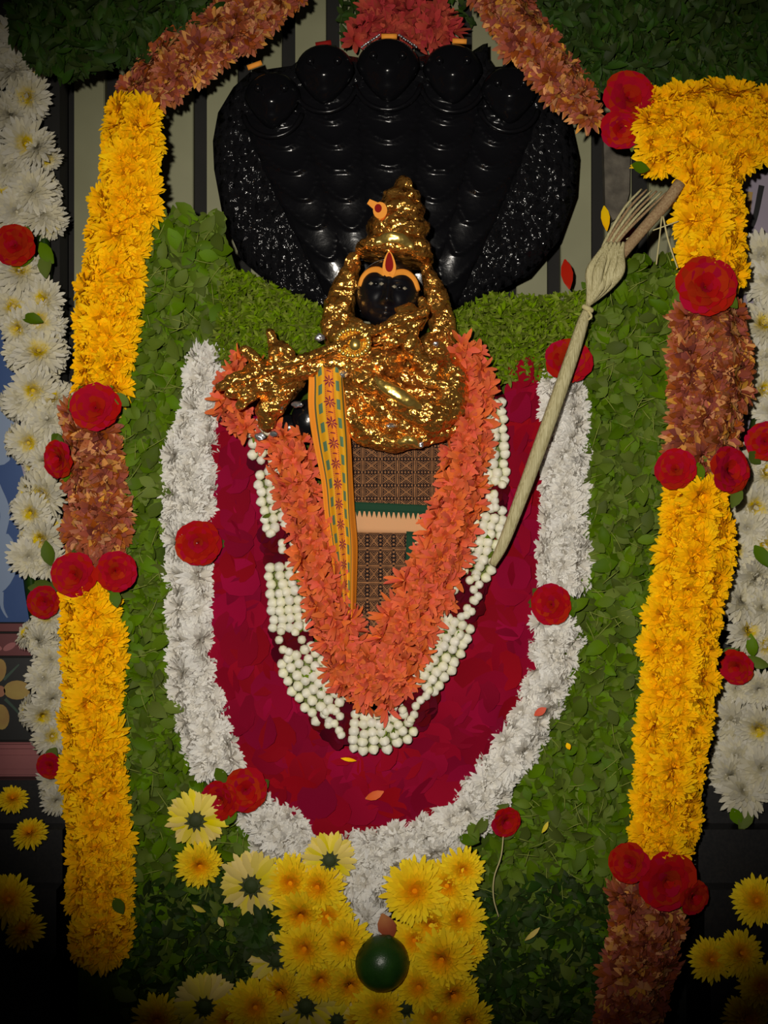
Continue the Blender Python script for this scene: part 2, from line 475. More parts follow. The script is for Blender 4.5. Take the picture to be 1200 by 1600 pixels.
def fan_flower(name, mat, rad, seed):
    """Crossandra: ruffled fan of lobed petals."""
    r = random.Random(seed); mb = MB()
    n = 12
    for i in range(n):
        az = (i / (n - 1) - 0.5) * 5.2 + r.uniform(-0.25, 0.25)
        petal(mb, az, r.uniform(0.1, 1.0), rad * r.uniform(0.7, 1.15), rad * r.uniform(0.26, 0.44), cup=r.uniform(-0.3, 0.5),
              curl=r.uniform(-0.8, 0.1), prof=(0.3, 0.75, 1.0, 0.5), twist=r.uniform(-0.35, 0.35))
    for i in range(3):
        petal(mb, r.uniform(0, 6.28), r.uniform(0.9, 1.3), rad * 0.6, rad * 0.4, cup=0.3, curl=r.uniform(-0.4, 0.4), twist=r.uniform(-0.3, 0.3))
    return mb.mesh(name, mat)

def bud(name, L, rad):
    mb = MB(); n = 8
    prof = ((0.0, 0.25), (0.12, 0.62), (0.35, 0.98), (0.55, 1.0), (0.75, 0.78), (0.9, 0.4), (1.0, 0.05))
    vs, fs, ts = [], [], []
    for i, (f, q) in enumerate(prof):
        for k in range(n):
            a = 2 * PI * k / n + f * 0.6
            rr = rad * q * (1.0 + 0.05 * (k % 2))
            vs.append((rr * math.cos(a) * S, rr * math.sin(a) * S, (f - 0.5) * L * S)); ts.append(f)
    for i in range(len(prof) - 1):
        for k in range(n):
            k2 = (k + 1) % n
            fs.append((i * n + k, i * n + k2, (i + 1) * n + k2, (i + 1) * n + k))
    fs += [tuple(range(n))[::-1], tuple(range((len(prof) - 1) * n, len(prof) * n))]
    mb.add(vs, fs, ts)
    return mb.mesh(name, JAS)

def leaf_pts(L, W, fold=0.25, bend=0.3, serr=0.0):
    prof = (0.12, 0.75, 1.0, 0.8, 0.12)
    vs, fs, ts = [], [], []
    for i, q in enumerate(prof):
        f = i / (len(prof) - 1)
        y = (f - 0.5) * L; z = -bend * L * (f - 0.3) ** 2
        for sg in (-1, 0, 1):
            hw = W * 0.5 * q
            vs.append((sg * hw, y + (serr * L * 0.05 if sg else 0), z + (fold * hw if sg else 0))); ts.append(f if sg else min(1, f + 0.2))
    for i in range(len(prof) - 1):
        a = i * 3
        fs += [(a, a + 1, a + 4, a + 3), (a + 1, a + 2, a + 5, a + 4)]
    return vs, fs, ts

def leaf_mesh(name, mat, L, W, fold=0.25, bend=0.3):
    mb = MB(); vs, fs, ts = leaf_pts(L, W, fold, bend)
    mb.add([(x * S, y * S, z * S) for x, y, z in vs], fs, ts)
    return mb.mesh(name, mat)

YF = [pompom('yellow_pompom_mesh', YEL, 36, 84, s, wid=0.27) for s in (1, 2, 3)]
WF = [pompom('white_pompom_mesh', WHT, 32, 92, s, wid=0.25) for s in (4, 5, 6)]
RF = [pompom('rust_pompom_mesh', RUST, 38, 64, s, wid=0.30) for s in (7, 8, 9)]
CLY = ((1.0, 24, 0.1), (0.9, 22, 0.3), (0.72, 20, 0.5), (0.55, 16, 0.75), (0.38, 14, 1.0), (0.22, 10, 1.25))
CF = [daisy('cream_daisy_mesh', CRM, 40, s, CLY, 0.24) for s in (10, 11)] + [daisy('cream_full_mesh', CRM, 40, s, CLY, 0.24, t_lift=0.56) for s in (12, 40, 41)]
YD = [daisy('yellow_daisy_mesh', YEL2, 43, s, ((1.0, 30, 0.1), (0.92, 28, 0.28), (0.8, 26, 0.48), (0.64, 22, 0.7), (0.48, 18, 0.95), (0.3, 14, 1.2)), 0.22) for s in (13, 14, 15)]
BD = [back_daisy('pale_back_mesh', 42, s) for s in (16, 17)]
CX = calyx('calyx_mesh', 42)
RO = [rose('rose_mesh', ROSE, 32, s) for s in (18, 19)]
RP = [rose_petal('rose_petal_mesh', CRIM, 52, s) for s in (20, 21, 22)]
DP = [rose_petal('dark_petal_mesh', DARKR, 26, s) for s in (23, 24)]
OF = [fan_flower('orange_flower_mesh', ORG, 25, s) for s in (25, 26, 27, 28)]
RDF = [fan_flower('red_orange_flower_mesh', REDO, 26, s) for s in (29, 30)]
JB = bud('jasmine_bud_mesh', 17, 7.6)
LF = [leaf_mesh('leaf_mesh', LEAF, 34, 19, 0.3, 0.3), leaf_mesh('leaf_mesh', LEAF, 30, 16, 0.45, 0.6), leaf_mesh('leaf_mesh', LEAF, 26, 17, 0.15, -0.3)]
LFF = [leaf_mesh('fine_leaf_mesh', FINE, 19, 8, 0.3, 0.4), leaf_mesh('fine_leaf_mesh', FINE, 22, 7, 0.3, -0.5)]
LFD = [leaf_mesh('dark_leaf_mesh', LEAFD, 32, 13, 0.3, 0.4), leaf_mesh('dark_leaf_mesh', LEAFD, 27, 11, 0.3, -0.4)]

# ------------------------------------------------------------------ garland helpers
def bed(root, path, d0, h, mat, name='petal_bed', shrink=0.8):
    """Solid strung heart of a garland: half-round tube along the path."""
    q = resample(path, 16); n = 9
    mb = MB(); vs, fs = [], []
    m = len(q)
    for i in range(m):
        a = q[max(i - 1, 0)]; b = q[min(i + 1, m - 1)]
        t = (b - a)[:2]; t = t / (np.linalg.norm(t) + 1e-9); nn = np.array((-t[1], t[0]))
        x, y, w = q[i][:3]
        for k in range(n):
            an = PI * k / (n - 1)
            off = math.cos(an) * w * 0.5 * shrink
            jit = noise.noise(Vector((x * 0.06, y * 0.06, k))) * 4
            vs.append(P(x + nn[0] * off, y + nn[1] * off, d0 - 4 + math.sin(an) * h * 0.9 + jit) - root.location)
    for i in range(m - 1):
        for k in range(n - 1):
            fs.append((i * n + k, i * n + k + 1, (i + 1) * n + k + 1, (i + 1) * n + k))
    for i in range(m - 1):
        fs.append((i * n, (i + 1) * n, (i + 1) * n + n - 1, i * n + n - 1))
    fs += [tuple(range(n)), tuple(range((m - 1) * n, m * n))[::-1]]
    mb.add(vs, fs)
    o = link(name, mb.mesh(name, mat), root)
    return o

def strew(root, path, meshes, name, row, colw, d0, h, rad, tilt=0.9, jit=4.0, sc=(0.88, 1.1), skip=None, inset=0.62, along=0.0, wobble=0.4):
    q = resample(path, row); m = len(q); cnt = 0
    for i in range(m):
        a = q[max(i - 1, 0)]; b = q[min(i + 1, m - 1)]
        t = (b - a)[:2]; t = t / (np.linalg.norm(t) + 1e-9); nn = np.array((-t[1], t[0]))
        x, y, w = q[i][:3]
        half = max(2.0, w * 0.5 - rad * inset)
        nc = max(1, int(round(2 * half / colw)) + 1)
        for j in range(nc):
            u = 0.0 if nc == 1 else (2 * j / (nc - 1) - 1)
            if nc > 1 and i % 2: u = u * (1 - 0.5 / nc) + R.uniform(-0.06, 0.06)
            px = x + nn[0] * u * half + R.uniform(-jit, jit); py = y + nn[1] * u * half + R.uniform(-jit, jit)
            if skip and skip(px, py): continue
            d = d0 + h * math.sqrt(max(0, 1 - 0.8 * u * u)) + R.uniform(-2, 2)
            nx = nn[0] * u * tilt + R.uniform(-wobble, wobble) + t[0] * along; nz = -(nn[1] * u * tilt) + R.uniform(-wobble, wobble) - t[1] * along
            put(R.choice(meshes), name, root, px, py, d, nx, nz, None, R.uniform(*sc)); cnt += 1
    return cnt

def roses(root, lst, d, name='red_rose', leaf=True):
    for (x, y, r, nx, nz) in lst:
        put(R.choice(RO), name, root, x, y, d, nx, nz, None, r / 32.0)
        if leaf:
            for k in range(2):
                a = R.uniform(0, 6.28)
                put(R.choice(LF), 'leaf', root, x + math.cos(a) * r * 0.95, y + math.sin(a) * r * 0.95, d - 6, R.uniform(-.3, .3), R.uniform(-.3, .3), None, R.uniform(0.9, 1.2))

# ================================================================== THE SETTING
FLOOR_PY = 800 + ZC / S
F0 = Frame(600, 800, -190)
mb = MB(); slab(mb, F0, [(-260, -200), (1460, -200), (1460, FLOOR_PY), (-260, FLOOR_PY)], -240, -215)
wall = tag(link('wall_back', mb.mesh('wall_back', GAPWALL, False), None, F0.o), 'dark wall behind the upright painted boards', None, None, 'structure')
for i in range(17):
    x0 = 46 + 69.2 * i
    wv = 48 if i not in (13,) else 42
    mb = MB(); slab(mb, F0, [(x0 + 1, -150), (x0 + wv - 1, -150), (x0 + wv - 1, 1250), (x0 + 1, 1250)], -212, -190)
    # rounded long edges
    slab(mb, F0, [(x0, -150), (x0 + wv, -150), (x0 + wv, 1250), (x0, 1250)], -214, -194)
    link('slat', mb.mesh('slat', BOARD, False), wall)

FF = Frame(600, 1700, 0)
mb = MB(); zf = FLOOR_PY
mb.add([(-1.0, -1.6, -FF.o.z - 0.02), (1.0, -1.6, -FF.o.z - 0.02), (1.0, 0.25, -FF.o.z - 0.02), (-1.0, 0.25, -FF.o.z - 0.02),
        (-1.0, -1.6, -FF.o.z), (1.0, -1.6, -FF.o.z), (1.0, 0.25, -FF.o.z), (-1.0, 0.25, -FF.o.z)],
       [(4, 5, 6, 7), (3, 2, 1, 0), (0, 1, 5, 4), (1, 2, 6, 5), (2, 3, 7, 6), (3, 0, 4, 7)])
tag(link('floor', mb.mesh('floor', GRANITE, False), None, FF.o), 'black stone floor below the shrine', None, None, 'structure')

BLUE = plain_mat('blue_paint', (0.012, 0.045, 0.16), 0.35, noise_c=(0.018, 0.06, 0.19), nscale=14)
LILAC = plain_mat('lilac_paint', (0.26, 0.22, 0.27), 0.45, noise_c=(0.22, 0.19, 0.24), nscale=20)
PALEB = plain_mat('pale_blue_paint', (0.16, 0.22, 0.34), 0.45)
MAROON = plain_mat('maroon_paint', (0.10, 0.012, 0.014), 0.45)
PINK = plain_mat('pink_paint', (0.28, 0.085, 0.085), 0.5, noise_c=(0.23, 0.065, 0.07), nscale=15)
BLKP = plain_mat('black_paint', (0.006, 0.006, 0.006), 0.4)
OCHRE = plain_mat('ochre_paint', (0.33, 0.23, 0.045), 0.5, noise_c=(0.27, 0.14, 0.03), nscale=30)
TANP = plain_mat('tan_paint', (0.30, 0.12, 0.06), 0.5)
GREENP = plain_mat('dark_green_paint', (0.02, 0.05, 0.03), 0.5)

def rect(x0, y0, x1, y1): return [(x0, y0), (x1, y0), (x1, y1), (x0, y1)]
def blob(cx, cy, rx, ry, rot=0.0, n=16, wob=0.0, k=3):
    out = []
    for i in range(n):
        a = 2 * PI * i / n; q = 1 + wob * math.cos(k * a)
        x, y = math.cos(a) * rx * q, math.sin(a) * ry * q
        out.append((cx + x * math.cos(rot) - y * math.sin(rot), cy + x * math.sin(rot) + y * math.cos(rot)))
    return out
def stroke(pts, w0, w1=None):
    """Outline of a painted brush stroke."""
    w1 = w0 if w1 is None else w1
    q = catmull([(a, b, 0) for a, b in pts], 8)
    L, Rr = [], []
    for i, p in enumerate(q):
        a = q[max(i - 1, 0)]; b = q[min(i + 1, len(q) - 1)]; t = (b - a)[:2]; t = t / (np.linalg.norm(t) + 1e-9)
        hw = (w0 + (w1 - w0) * i / (len(q) - 1)) / 2
        L.append((p[0] - t[1] * hw, p[1] + t[0] * hw)); Rr.append((p[0] + t[1] * hw, p[1] - t[0] * hw))
    return L + Rr[::-1]

def piece(root, F, name, poly, d0, d1, mat):
    mb = MB(); slab(mb, F, poly, d0, d1)
    return link(name, mb.mesh(name, mat, False), root)

# painted pillar on the left
FL = Frame(0, 800, -120)
mb = MB(); slab(mb, FL, rect(-300, -200, 92, FLOOR_PY), -188, -126)
wl = tag(link('wall_left', mb.mesh('wall_left', GAPWALL, False), None, FL.o), 'painted pillar beside the shrine on the left', None, None, 'structure')
piece(wl, FL, 'blue_panel', rect(-280, 480, 62, 972), -126, -120, BLUE)
for nm, pl, mt in (
    ('painted_scroll', stroke([(14, 480), (34, 560), (20, 650), (42, 740)], 16, 10), LILAC),
    ('painted_petal', blob(2, 658, 22, 34, 0.3), PALEB), ('painted_petal', blob(-4, 700, 24, 28, -0.4), PALEB),
    ('painted_scroll', stroke([(-8, 760), (8, 800), (2, 850), (14, 900)], 18, 8), PALEB),
    ('painted_petal', blob(8, 880, 18, 46, 0.12, wob=0.08), PALEB), ('painted_scroll', stroke([(2, 925), (4, 950), (12, 965)], 8, 2), PALEB),
    ('painted_scroll', stroke([(50, 540), (44, 620), (52, 700)], 10, 6), LILAC)):
    piece(wl, FL, nm, pl, -121, -119 + 0.13 * len(wl.children), mt)
piece(wl, FL, 'maroon_border', rect(-280, 990, 80, 1024), -126, -116, MAROON)
piece(wl, FL, 'maroon_border', rect(-280, 974, 80, 986), -126, -114, MAROON)
for i in range(3):
    piece(wl, FL, 'painted_leaf', blob(-6 + 22 * i, 1010, 11, 5, -0.5 if i % 2 else 0.4), -117, -115, PINK)
piece(wl, FL, 'black_panel', rect(-280, 1028, 84, 1156), -126, -120, BLKP)
for cx, cy, rx, ry, ro in ((27, 1078, 21, 15, 0.0), (-2, 1048, 12, 19, 0.2), (2, 1120, 13, 20, -0.1), (-28, 1080, 20, 15, 0.0)):
    piece(wl, FL, 'painted_petal', blob(cx, cy, rx, ry, ro), -121, -118, OCHRE)
piece(wl, FL, 'painted_stalk', stroke([(6, 1062), (20, 1048), (30, 1038)], 5, 2), -121, -119, GREENP)
piece(wl, FL, 'painted_stalk', stroke([(8, 1092), (24, 1108), (38, 1126)], 5, 2), -121, -119, GREENP)
piece(wl, FL, 'painted_heart', blob(0, 1080, 9, 9), -121, -118, TANP)
mb = MB()
for k in range(8):
    a0 = PI * k / 8; a1 = PI * (k + 1) / 8
    slab(mb, FL, rect(-280, 1188 - 28 * math.cos(a0), 88, 1188 - 28 * math.cos(a1)), -126, -124 + 22 * math.sin((a0 + a1) / 2))
link('pink_moulding', mb.mesh('pink_moulding', PINK, False), wl)

# painted pillar on the right
FR = Frame(1200, 800, -120)
mb = MB(); slab(mb, FR, rect(1106, -200, 1500, FLOOR_PY), -188, -126)
wr = tag(link('wall_right', mb.mesh('wall_right', GAPWALL, False), None, FR.o), 'painted pillar beside the shrine on the right', None, None, 'structure')
piece(wr, FR, 'lilac_panel', rect(1118, 270, 1480, 965), -126, -120, LILAC)
for nm, pl, mt in (
    ('painted_scroll', stroke([(1190, 290), (1176, 350), (1150, 385), (1135, 440), (1160, 470)], 9, 5), BLKP),
    ('painted_scroll', stroke([(1172, 300), (1164, 360), (1140, 400)], 8, 4), OCHRE),
    ('painted_scroll', stroke([(1180, 395), (1150, 430), (1148, 480), (1178, 505)], 14, 8), BLUE),
    ('painted_scroll', stroke([(1190, 540), (1150, 610), (1130, 660)], 16, 8), BLUE),
    ('painted_scroll', stroke([(1128, 700), (1150, 720), (1170, 760)], 10, 5), BLUE),
    ('painted_scroll', stroke([(1130, 830), (1150, 880), (1128, 930)], 20, 12), PALEB),
    ('painted_scroll', stroke([(1120, 860), (1138, 900), (1124, 950)], 14, 10), BLUE)):
    piece(wr, FR, nm, pl, -121, -119 + 0.13 * len(wr.children), mt)
piece(wr, FR, 'black_panel', rect(1118, 1000, 1480, 1150), -126, -120, BLKP)
for i in range(4): piece(wr, FR, 'painted_stripe', rect(1126 + 11 * i, 1070, 1131 + 11 * i, 1110), -121, -119, OCHRE)
piece(wr, FR, 'pink_moulding', rect(1112, 1180, 1480, 1290), -126, -110, PINK)

# black stone steps at the foot of both pillars
def steps(name, x0, x1, lab):
    Fq = Frame((x0 + x1) / 2, 1300, -60)
    root = tag(bpy.data.objects.new(name, None), lab, None, None, 'structure'); COL.objects.link(root); root.location = Fq.o
    for k, (y, d0, d1) in enumerate(((1222, -124, -78), (1290, -124, -30), (1372, -124, 14), (1470, -124, 56))):
        mb = MB(); yb = FLOOR_PY if k == 3 else (1290, 1372, 1470)[k]
        slab(mb, Fq, rect(x0, y, x1, yb), d0, d1)
        link('step', mb.mesh('step', GRANITE, False), root)
steps('trim_1', -300, 104, 'black stone steps below the painted pillar on the left')
steps('trim_2', 1085, 1500, 'black stone steps below the painted pillar on the right')

# ================================================================== COBRA HOOD
FH = Frame(618, 280, -80)
hood = thing('cobra_hood_statue', FH.o, 'black stone hood of five cobra heads rising behind the gold crown', 'statue')
HB = [(618, 500), (560, 494), (500, 480), (430, 450), (375, 402), (346, 335), (332, 260), (330, 215), (338, 170), (362, 130), (388, 106), (425, 100), (455, 96),
      (472, 82), (505, 74), (540, 80), (560, 84), (585, 72), (606, 68), (628, 72), (650, 84), (680, 78), (710, 74), (738, 74), (756, 62), (764, 60), (764, 82),
      (775, 98), (800, 96), (832, 110), (868, 140), (894, 185), (906, 240), (902, 300), (876, 372), (828, 428), (744, 470), (680, 492)]
def hood_d(x, y):
    rr = math.hypot((x - 618) / 290, (y - 285) / 215)
    return -92 + 26 * max(0, 1 - rr ** 2) - 10 * max(0, rr - 0.8)
mb = MB(); NR = 14; nb = len(HB)
vs, fs = [FH.v(618, 285, hood_d(618, 285))], []
for i in range(1, NR + 1):
    f = i / NR
    for (x, y) in HB:
        xx = 618 + (x - 618) * f; yy = 285 + (y - 285) * f
        vs.append(FH.v(xx, yy, hood_d(xx, yy) - (8 if i == NR else 0)))
for k in range(nb): fs.append((0, 1 + k, 1 + (k + 1) % nb))
for i in range(NR - 1):
    for k in range(nb):
        k2 = (k + 1) % nb; a = 1 + i * nb
        fs.append((a + k, a + nb + k, a + nb + k2, a + k2))
base = len(vs)
for (x, y) in HB: vs.append(FH.v(618 + (x - 618) * 0.97, 285 + (y - 285) * 0.97, -140))
a = 1 + (NR - 1) * nb
for k in range(nb):
    k2 = (k + 1) % nb
    fs.append((a + k, base + k, base + k2, a + k2))
fs.append(tuple(range(base, base + nb)))
mb.add(vs, fs)
# scaly black stone
SCALE, nt, b = new_mat('scaled_black_stone')
b.inputs['Base Color'].default_value = (0.006, 0.006, 0.007, 1); b.inputs['Roughness'].default_value = 0.14; b.inputs['Specular IOR Level'].default_value = 0.22
tc = nt.nodes.new('ShaderNodeTexCoord'); mp = nt.nodes.new('ShaderNodeMapping'); mp.inputs['Scale'].default_value = (1, 0.25, 0.8)
vo = nt.nodes.new('ShaderNodeTexVoronoi'); vo.inputs['Scale'].default_value = 115; vo.inputs['Randomness'].default_value = 0.55
nt.links.new(tc.outputs['Object'], mp.inputs[0]); nt.links.new(mp.outputs[0], vo.inputs['Vector'])
nz = nt.nodes.new('ShaderNodeTexNoise'); nz.inputs['Scale'].default_value = 260; nt.links.new(tc.outputs['Object'], nz.inputs['Vector'])
X.nt = nt; hh = X(nz.outputs['Fac']) * 0.5 - X(vo.outputs['Distance'])
bp = nt.nodes.new('ShaderNodeBump'); bp.inputs['Strength'].default_value = 0.7; bp.inputs['Distance'].default_value = 0.004
nt.links.new(hh.s, bp.inputs['Height']); nt.links.new(facet_normal(nt, mp.outputs[0], [(190, 0.9)]), bp.inputs['Normal']); nt.links.new(bp.outputs[0], b.inputs['Normal'])
link('hood', mb.mesh('hood', SCALE), hood)

heads = [(427, 158, 0.95), (508, 118, 1.0), (606, 112, 1.06), (706, 118, 1.0), (794, 150, 0.95)]
for (hx, hy, hs) in heads:
    # belly of the neck with hanging scutes
    ex = 618 + (hx - 618) * 0.36; ey = 486
    mb = MB(); NU, NS = 17, 110
    vs, fs = [], []
    for j in range(NS + 1):
        s = j / NS
        cx = hx + (ex - hx) * (s ** 1.15); cy = hy + 18 + (ey - hy - 18) * s
        hw = (56 * (1 - s) + 30 * s) * hs
        for i in range(NU):
            u = 2 * i / (NU - 1) - 1
            ph = ((cy - hy - 44 * (1 - u * u)) / (34.0 + 10 * s)) % 1.0
            saw = (ph ** 4) * 9 * (1 - s * 0.5)
            x = cx + u * hw; d = hood_d(x, cy) - 4 + 15 * math.sqrt(max(0.0, 1 - u * u)) + saw
            vs.append(FH.v(x, cy, d))
    for j in range(NS):
        for i in range(NU - 1):
            fs.append((j * NU + i, (j + 1) * NU + i, (j + 1) * NU + i + 1, j * NU + i + 1))
    mb.add(vs, fs)
    link('neck', mb.mesh('neck', BLACK), hood)
    # head: broad brow, blunt snout, jaw line
    mb = MB(); vs, fs = [], []; nu, nv = 24, 18
    for j in range(nv + 1):
        th = PI * j / nv
        for i in range(nu):
            ph = 2 * PI * i / nu
            x = math.sin(th) * math.cos(ph); z = math.cos(th); y = math.sin(th) * math.sin(ph)
            wx = 46 * (1.0 if z > 0 else 1.0 + 0.42 * z); wz = 42 if z > 0 else 50
            d = y * (24 if y > 0 else 10)
            if y > 0:
                d += 15 * math.exp(-((x / 0.42) ** 2 + ((z + 0.3) / 0.3) ** 2)); d -= 4 * math.exp(-(((abs(x) - 0.14) / 0.06) ** 2 + ((z + 0.12) / 0.06) ** 2))          # snout
                d -= 7 * math.exp(-(((z + 0.48) / 0.07) ** 2)) * (abs(x) < 0.75)             # mouth
                d += 9 * math.exp(-(((abs(x) - 0.5) / 0.16) ** 2 + ((z - 0.25) / 0.18) ** 2))  # brow ridge
            vs.append(FH.v(hx + x * wx * hs, hy - z * wz * hs, hood_d(hx, hy + 60) + 16 + d * hs))
    for j in range(nv):
        for i in range(nu):
            i2 = (i + 1) % nu
            fs.append((j * nu + i, (j + 1) * nu + i, (j + 1) * nu + i2, j * nu + i2))
    mb.add(vs, fs)
    hd = link('head', mb.mesh('head', BLACK), hood)
    for sx in (-1, 1):
        mb = MB(); e = FH.v(hx + sx * 21 * hs, hy - 8 * hs, hood_d(hx, hy + 60) + 16 + 30 * hs); ball(mb, e, 6.5 * S, 10, 7)
        link('eye', mb.mesh('eye', BLACK), hd)
    mb = MB(); q = []
    for i in range(15):
        an = PI * (0.08 + 0.84 * i / 14); x = hx + math.cos(an) * 50 * hs; y = hy + 12 + math.sin(an) * 52 * hs
        q.append(FH.v(x, y, hood_d(x, y) + 14 + 8 * math.sin(an)) + (4.2 * S,))
    tube(mb, q, 8); link('collar', mb.mesh('collar', BLACK), hood)
    # paste mark on the brow
for (x0, y0, x1, y1, d, mt) in ((388, 110, 410, 102, -66, PASTE), (596, 63, 620, 63, -60, PASTE), (706, 70, 728, 71, -60, PASTE), (494, 76, 518, 72, -62, KUM)):
    mb = MB(); tube(mb, [FH.v(x0 + (x1 - x0) * f, y0 + (y1 - y0) * f, d) + (4.5 * S,) for f in (0, 0.33, 0.66, 1)], 8, flat=0.7)
    link('paste_mark', mb.mesh('paste_mark', mt), hood)
for x0, x1, sg in ((566, 592, -1), (624, 650, 1)):
    mb = MB(); q = []
    for i in range(9):
        f = i / 8; x = x0 + (x1 - x0) * f; y = (80 - 18 * f) if sg < 0 else (62 + 18 * f)
        ball(mb, FH.v(x, y, -58), 2.3 * S, 8, 5)
    link('silver_beading', mb.mesh('silver_beading', SILV), hood)

# ================================================================== DEITY STATUE
FS = Frame(610, 600, 60)
idol = thing('deity_statue', FS.o, 'black-faced deity statue wrapped in crumpled gold foil under a tall gold crown', 'statue')

def foil_mod(o, vox, amp, scale, facet=2.6, crease=3.0):
    """Crumple: sharp flat facets over softer folds."""
    m = o.modifiers.new('remesh', 'REMESH'); m.mode = 'VOXEL'; m.voxel_size = facet * S; m.use_smooth_shade = True
    for a_, sc_ in ((amp, scale), (crease, facet * 2.1)):
        tx = bpy.data.textures.new('crumple', 'CLOUDS'); tx.noise_scale = sc_ * S; tx.noise_depth = 2
        d = o.modifiers.new('crumple', 'DISPLACE'); d.texture = tx; d.strength = a_ * S; d.mid_level = 0.5; d.texture_coords = 'LOCAL'

def ftube(mb, pts, n=14, flat=1.0, sub=5):
    tube(mb, [FS.v(x, y, d) + (r * S,) for x, y, d, r in smooth3(pts, sub)], n, flat=flat)
    for p in (pts[0], pts[-1]):
        ball(mb, FS.v(*p[:3]), p[3] * S * 0.98, 12, 8)

# body: torso, arms, hands, all one surface under the foil
mb = MB()
ball(mb, FS.v(628, 610, 35), (82 * S, 48 * S, 78 * S), 24, 16)
ball(mb, FS.v(600, 560, 45), (70 * S, 40 * S, 45 * S), 20, 12)
ball(mb, FS.v(610, 520, 40), (34 * S, 34 * S, 34 * S), 16, 10)
ball(mb, FS.v(618, 740, 25), (92 * S, 26 * S, 150 * S), 20, 14)
ftube(mb, [(676, 548, 60, 26), (704, 580, 76, 26), (705, 628, 92, 25), (680, 655, 108, 24), (640, 640, 122, 21), (598, 612, 128, 18), (566, 596, 128, 15)])   # arm folded across the chest
ftube(mb, [(700, 575, 70, 22), (672, 580, 100, 19), (650, 560, 112, 16), (636, 535, 116, 15)])                                                      # forearm raised to the chin
ball(mb, FS.v(632, 522, 118), (24 * S, 15 * S, 20 * S), 14, 10)                                                                                     # palm at the chin
for a, b_, c in (((650, 500, 120, 7.5), (622, 506, 132, 7.5), (600, 517, 134, 6)), ((652, 511, 124, 7.5), (620, 519, 136, 7.5), (596, 528, 136, 6)),
                 ((648, 523, 124, 7), (620, 531, 136, 7), (598, 540, 134, 5.5)), ((642, 535, 122, 6.5), (618, 543, 132, 6.5), (602, 551, 130, 5)),
                 ((650, 500, 112, 8), (636, 492, 120, 7), (620, 494, 124, 5.5))):
    ftube(mb, [a, b_, c], 10)
ftube(mb, [(610, 568, 96, 24), (560, 572, 112, 21), (512, 574, 118, 18), (470, 582, 120, 17), (442, 590, 120, 19)])                                # arm reaching to the left
ball(mb, FS.v(418, 594, 118), (36 * S, 16 * S, 28 * S), 14, 10)                                                                                     # left palm
for pts in ([(436, 582, 118, 11), (434, 556, 122, 10), (428, 527, 120, 7)], [(416, 578, 120, 11), (402, 566, 126, 10), (389, 554, 124, 6.5)],
            [(402, 590, 120, 11), (384, 596, 128, 11), (364, 602, 128, 8)], [(402, 602, 120, 11), (384, 612, 128, 11), (366, 620, 126, 8)],
            [(408, 612, 118, 11), (394, 626, 124, 10), (380, 638, 120, 7)], [(452, 580, 120, 12), (456, 562, 124, 10), (444, 546, 122, 7)]):
    ftube(mb, pts, 10)
ftube(mb, [(470, 585, 108, 17), (450, 610, 108, 20), (425, 640, 104, 20), (420, 660, 98, 16)])                                                       # lower forearm
ftube(mb, [(556, 600, 92, 20), (548, 640, 98, 20), (566, 672, 98, 20), (606, 690, 98, 17), (650, 690, 94, 14), (700, 668, 82, 14), (714, 640, 76, 14)])      # roll of foil round the waist
ftube(mb, [(560, 600, 92, 22), (590, 640, 90, 26), (640, 668, 88, 22)])
ftube(mb, [(640, 590, 92, 16), (680, 600, 98, 14), (700, 620, 96, 12)])
body = link('body', mb.mesh('body', GOLD), idol)
foil_mod(body, 2.2, 13, 30)

# flute held to the chin
mb = MB(); ftube(mb, [(662, 498, 138, 7), (600, 522, 142, 7), (520, 554, 142, 7), (440, 582, 140, 7), (352, 611, 136, 7)], 12)
fl = link('flute', mb.mesh('flute', GOLD), idol); foil_mod(fl, 0, 3, 16, 2.4, 4)
# rosette bangle
mb = MB()
for i in range(20):
    a = 2 * PI * i / 20
    ball(mb, FS.v(553 + 24 * math.cos(a), 545 + 20 * math.sin(a), 140), (5 * S, 6 * S, 5 * S), 8, 6)
ball(mb, FS.v(553, 545, 132), (23 * S, 10 * S, 19 * S), 16, 10)
bg = link('rosette', mb.mesh('rosette', BRASS), idol)
mb = MB(); ball(mb, FS.v(556, 548, 142), (11 * S, 10 * S, 11 * S), 14, 10); link('rosette_dome', mb.mesh('rosette_dome', BRASS), bg)
mb = MB(); ball(mb, FS.v(544, 581, 138), 4.5 * S, 10, 7); link('gold_bead', mb.mesh('gold_bead', BRASS), idol)
mb = MB(); ftube(mb, [(584, 601, 138, 7), (606, 614, 143, 10), (634, 631, 142, 11), (652, 642, 132, 8)], 12, flat=0.8)  # bright foil streak standing in for the highlight along the folded arm
ar = link('arm_highlight', mb.mesh('arm_highlight', BRASS), idol); foil_mod(ar, 0, 2, 14, 2.2, 2)
mb = MB(); ftube(mb, [(622, 694, 112, 6), (640, 690, 116, 8), (652, 698, 112, 6)], 10)
bk = link('belt_buckle', mb.mesh('belt_buckle', BRASS), idol); foil_mod(bk, 0, 3, 12, 2.2, 3)
for (x, y, d, rx, ry) in ((468, 636, 112, 10, 5), (440, 640, 116, 8, 6), (410, 684, 100, 9, 6), (430, 680, 98, 7, 5), (502, 534, 110, 9, 6), (538, 590, 128, 8, 6), (680, 542, 92, 6, 4), (612, 668, 112, 10, 4), (655, 697, 112, 7, 5)):
    mb = MB(); ball(mb, FS.v(x, y, d), (rx * S, 5 * S, ry * S), 12, 8); sv = link('silver_foil_patch', mb.mesh('silver_foil_patch', SILV), idol); foil_mod(sv, 0, 3, 9, 2.4, 4)

for (x, y, d, rx, ry) in ((482, 655, 70, 26, 30), (452, 668, 62, 26, 20)):
    mb = MB(); ball(mb, FS.v(x, y, d), (rx * S, 14 * S, ry * S), 16, 10); link('bare_stone', mb.mesh('bare_stone', BLACK), idol)

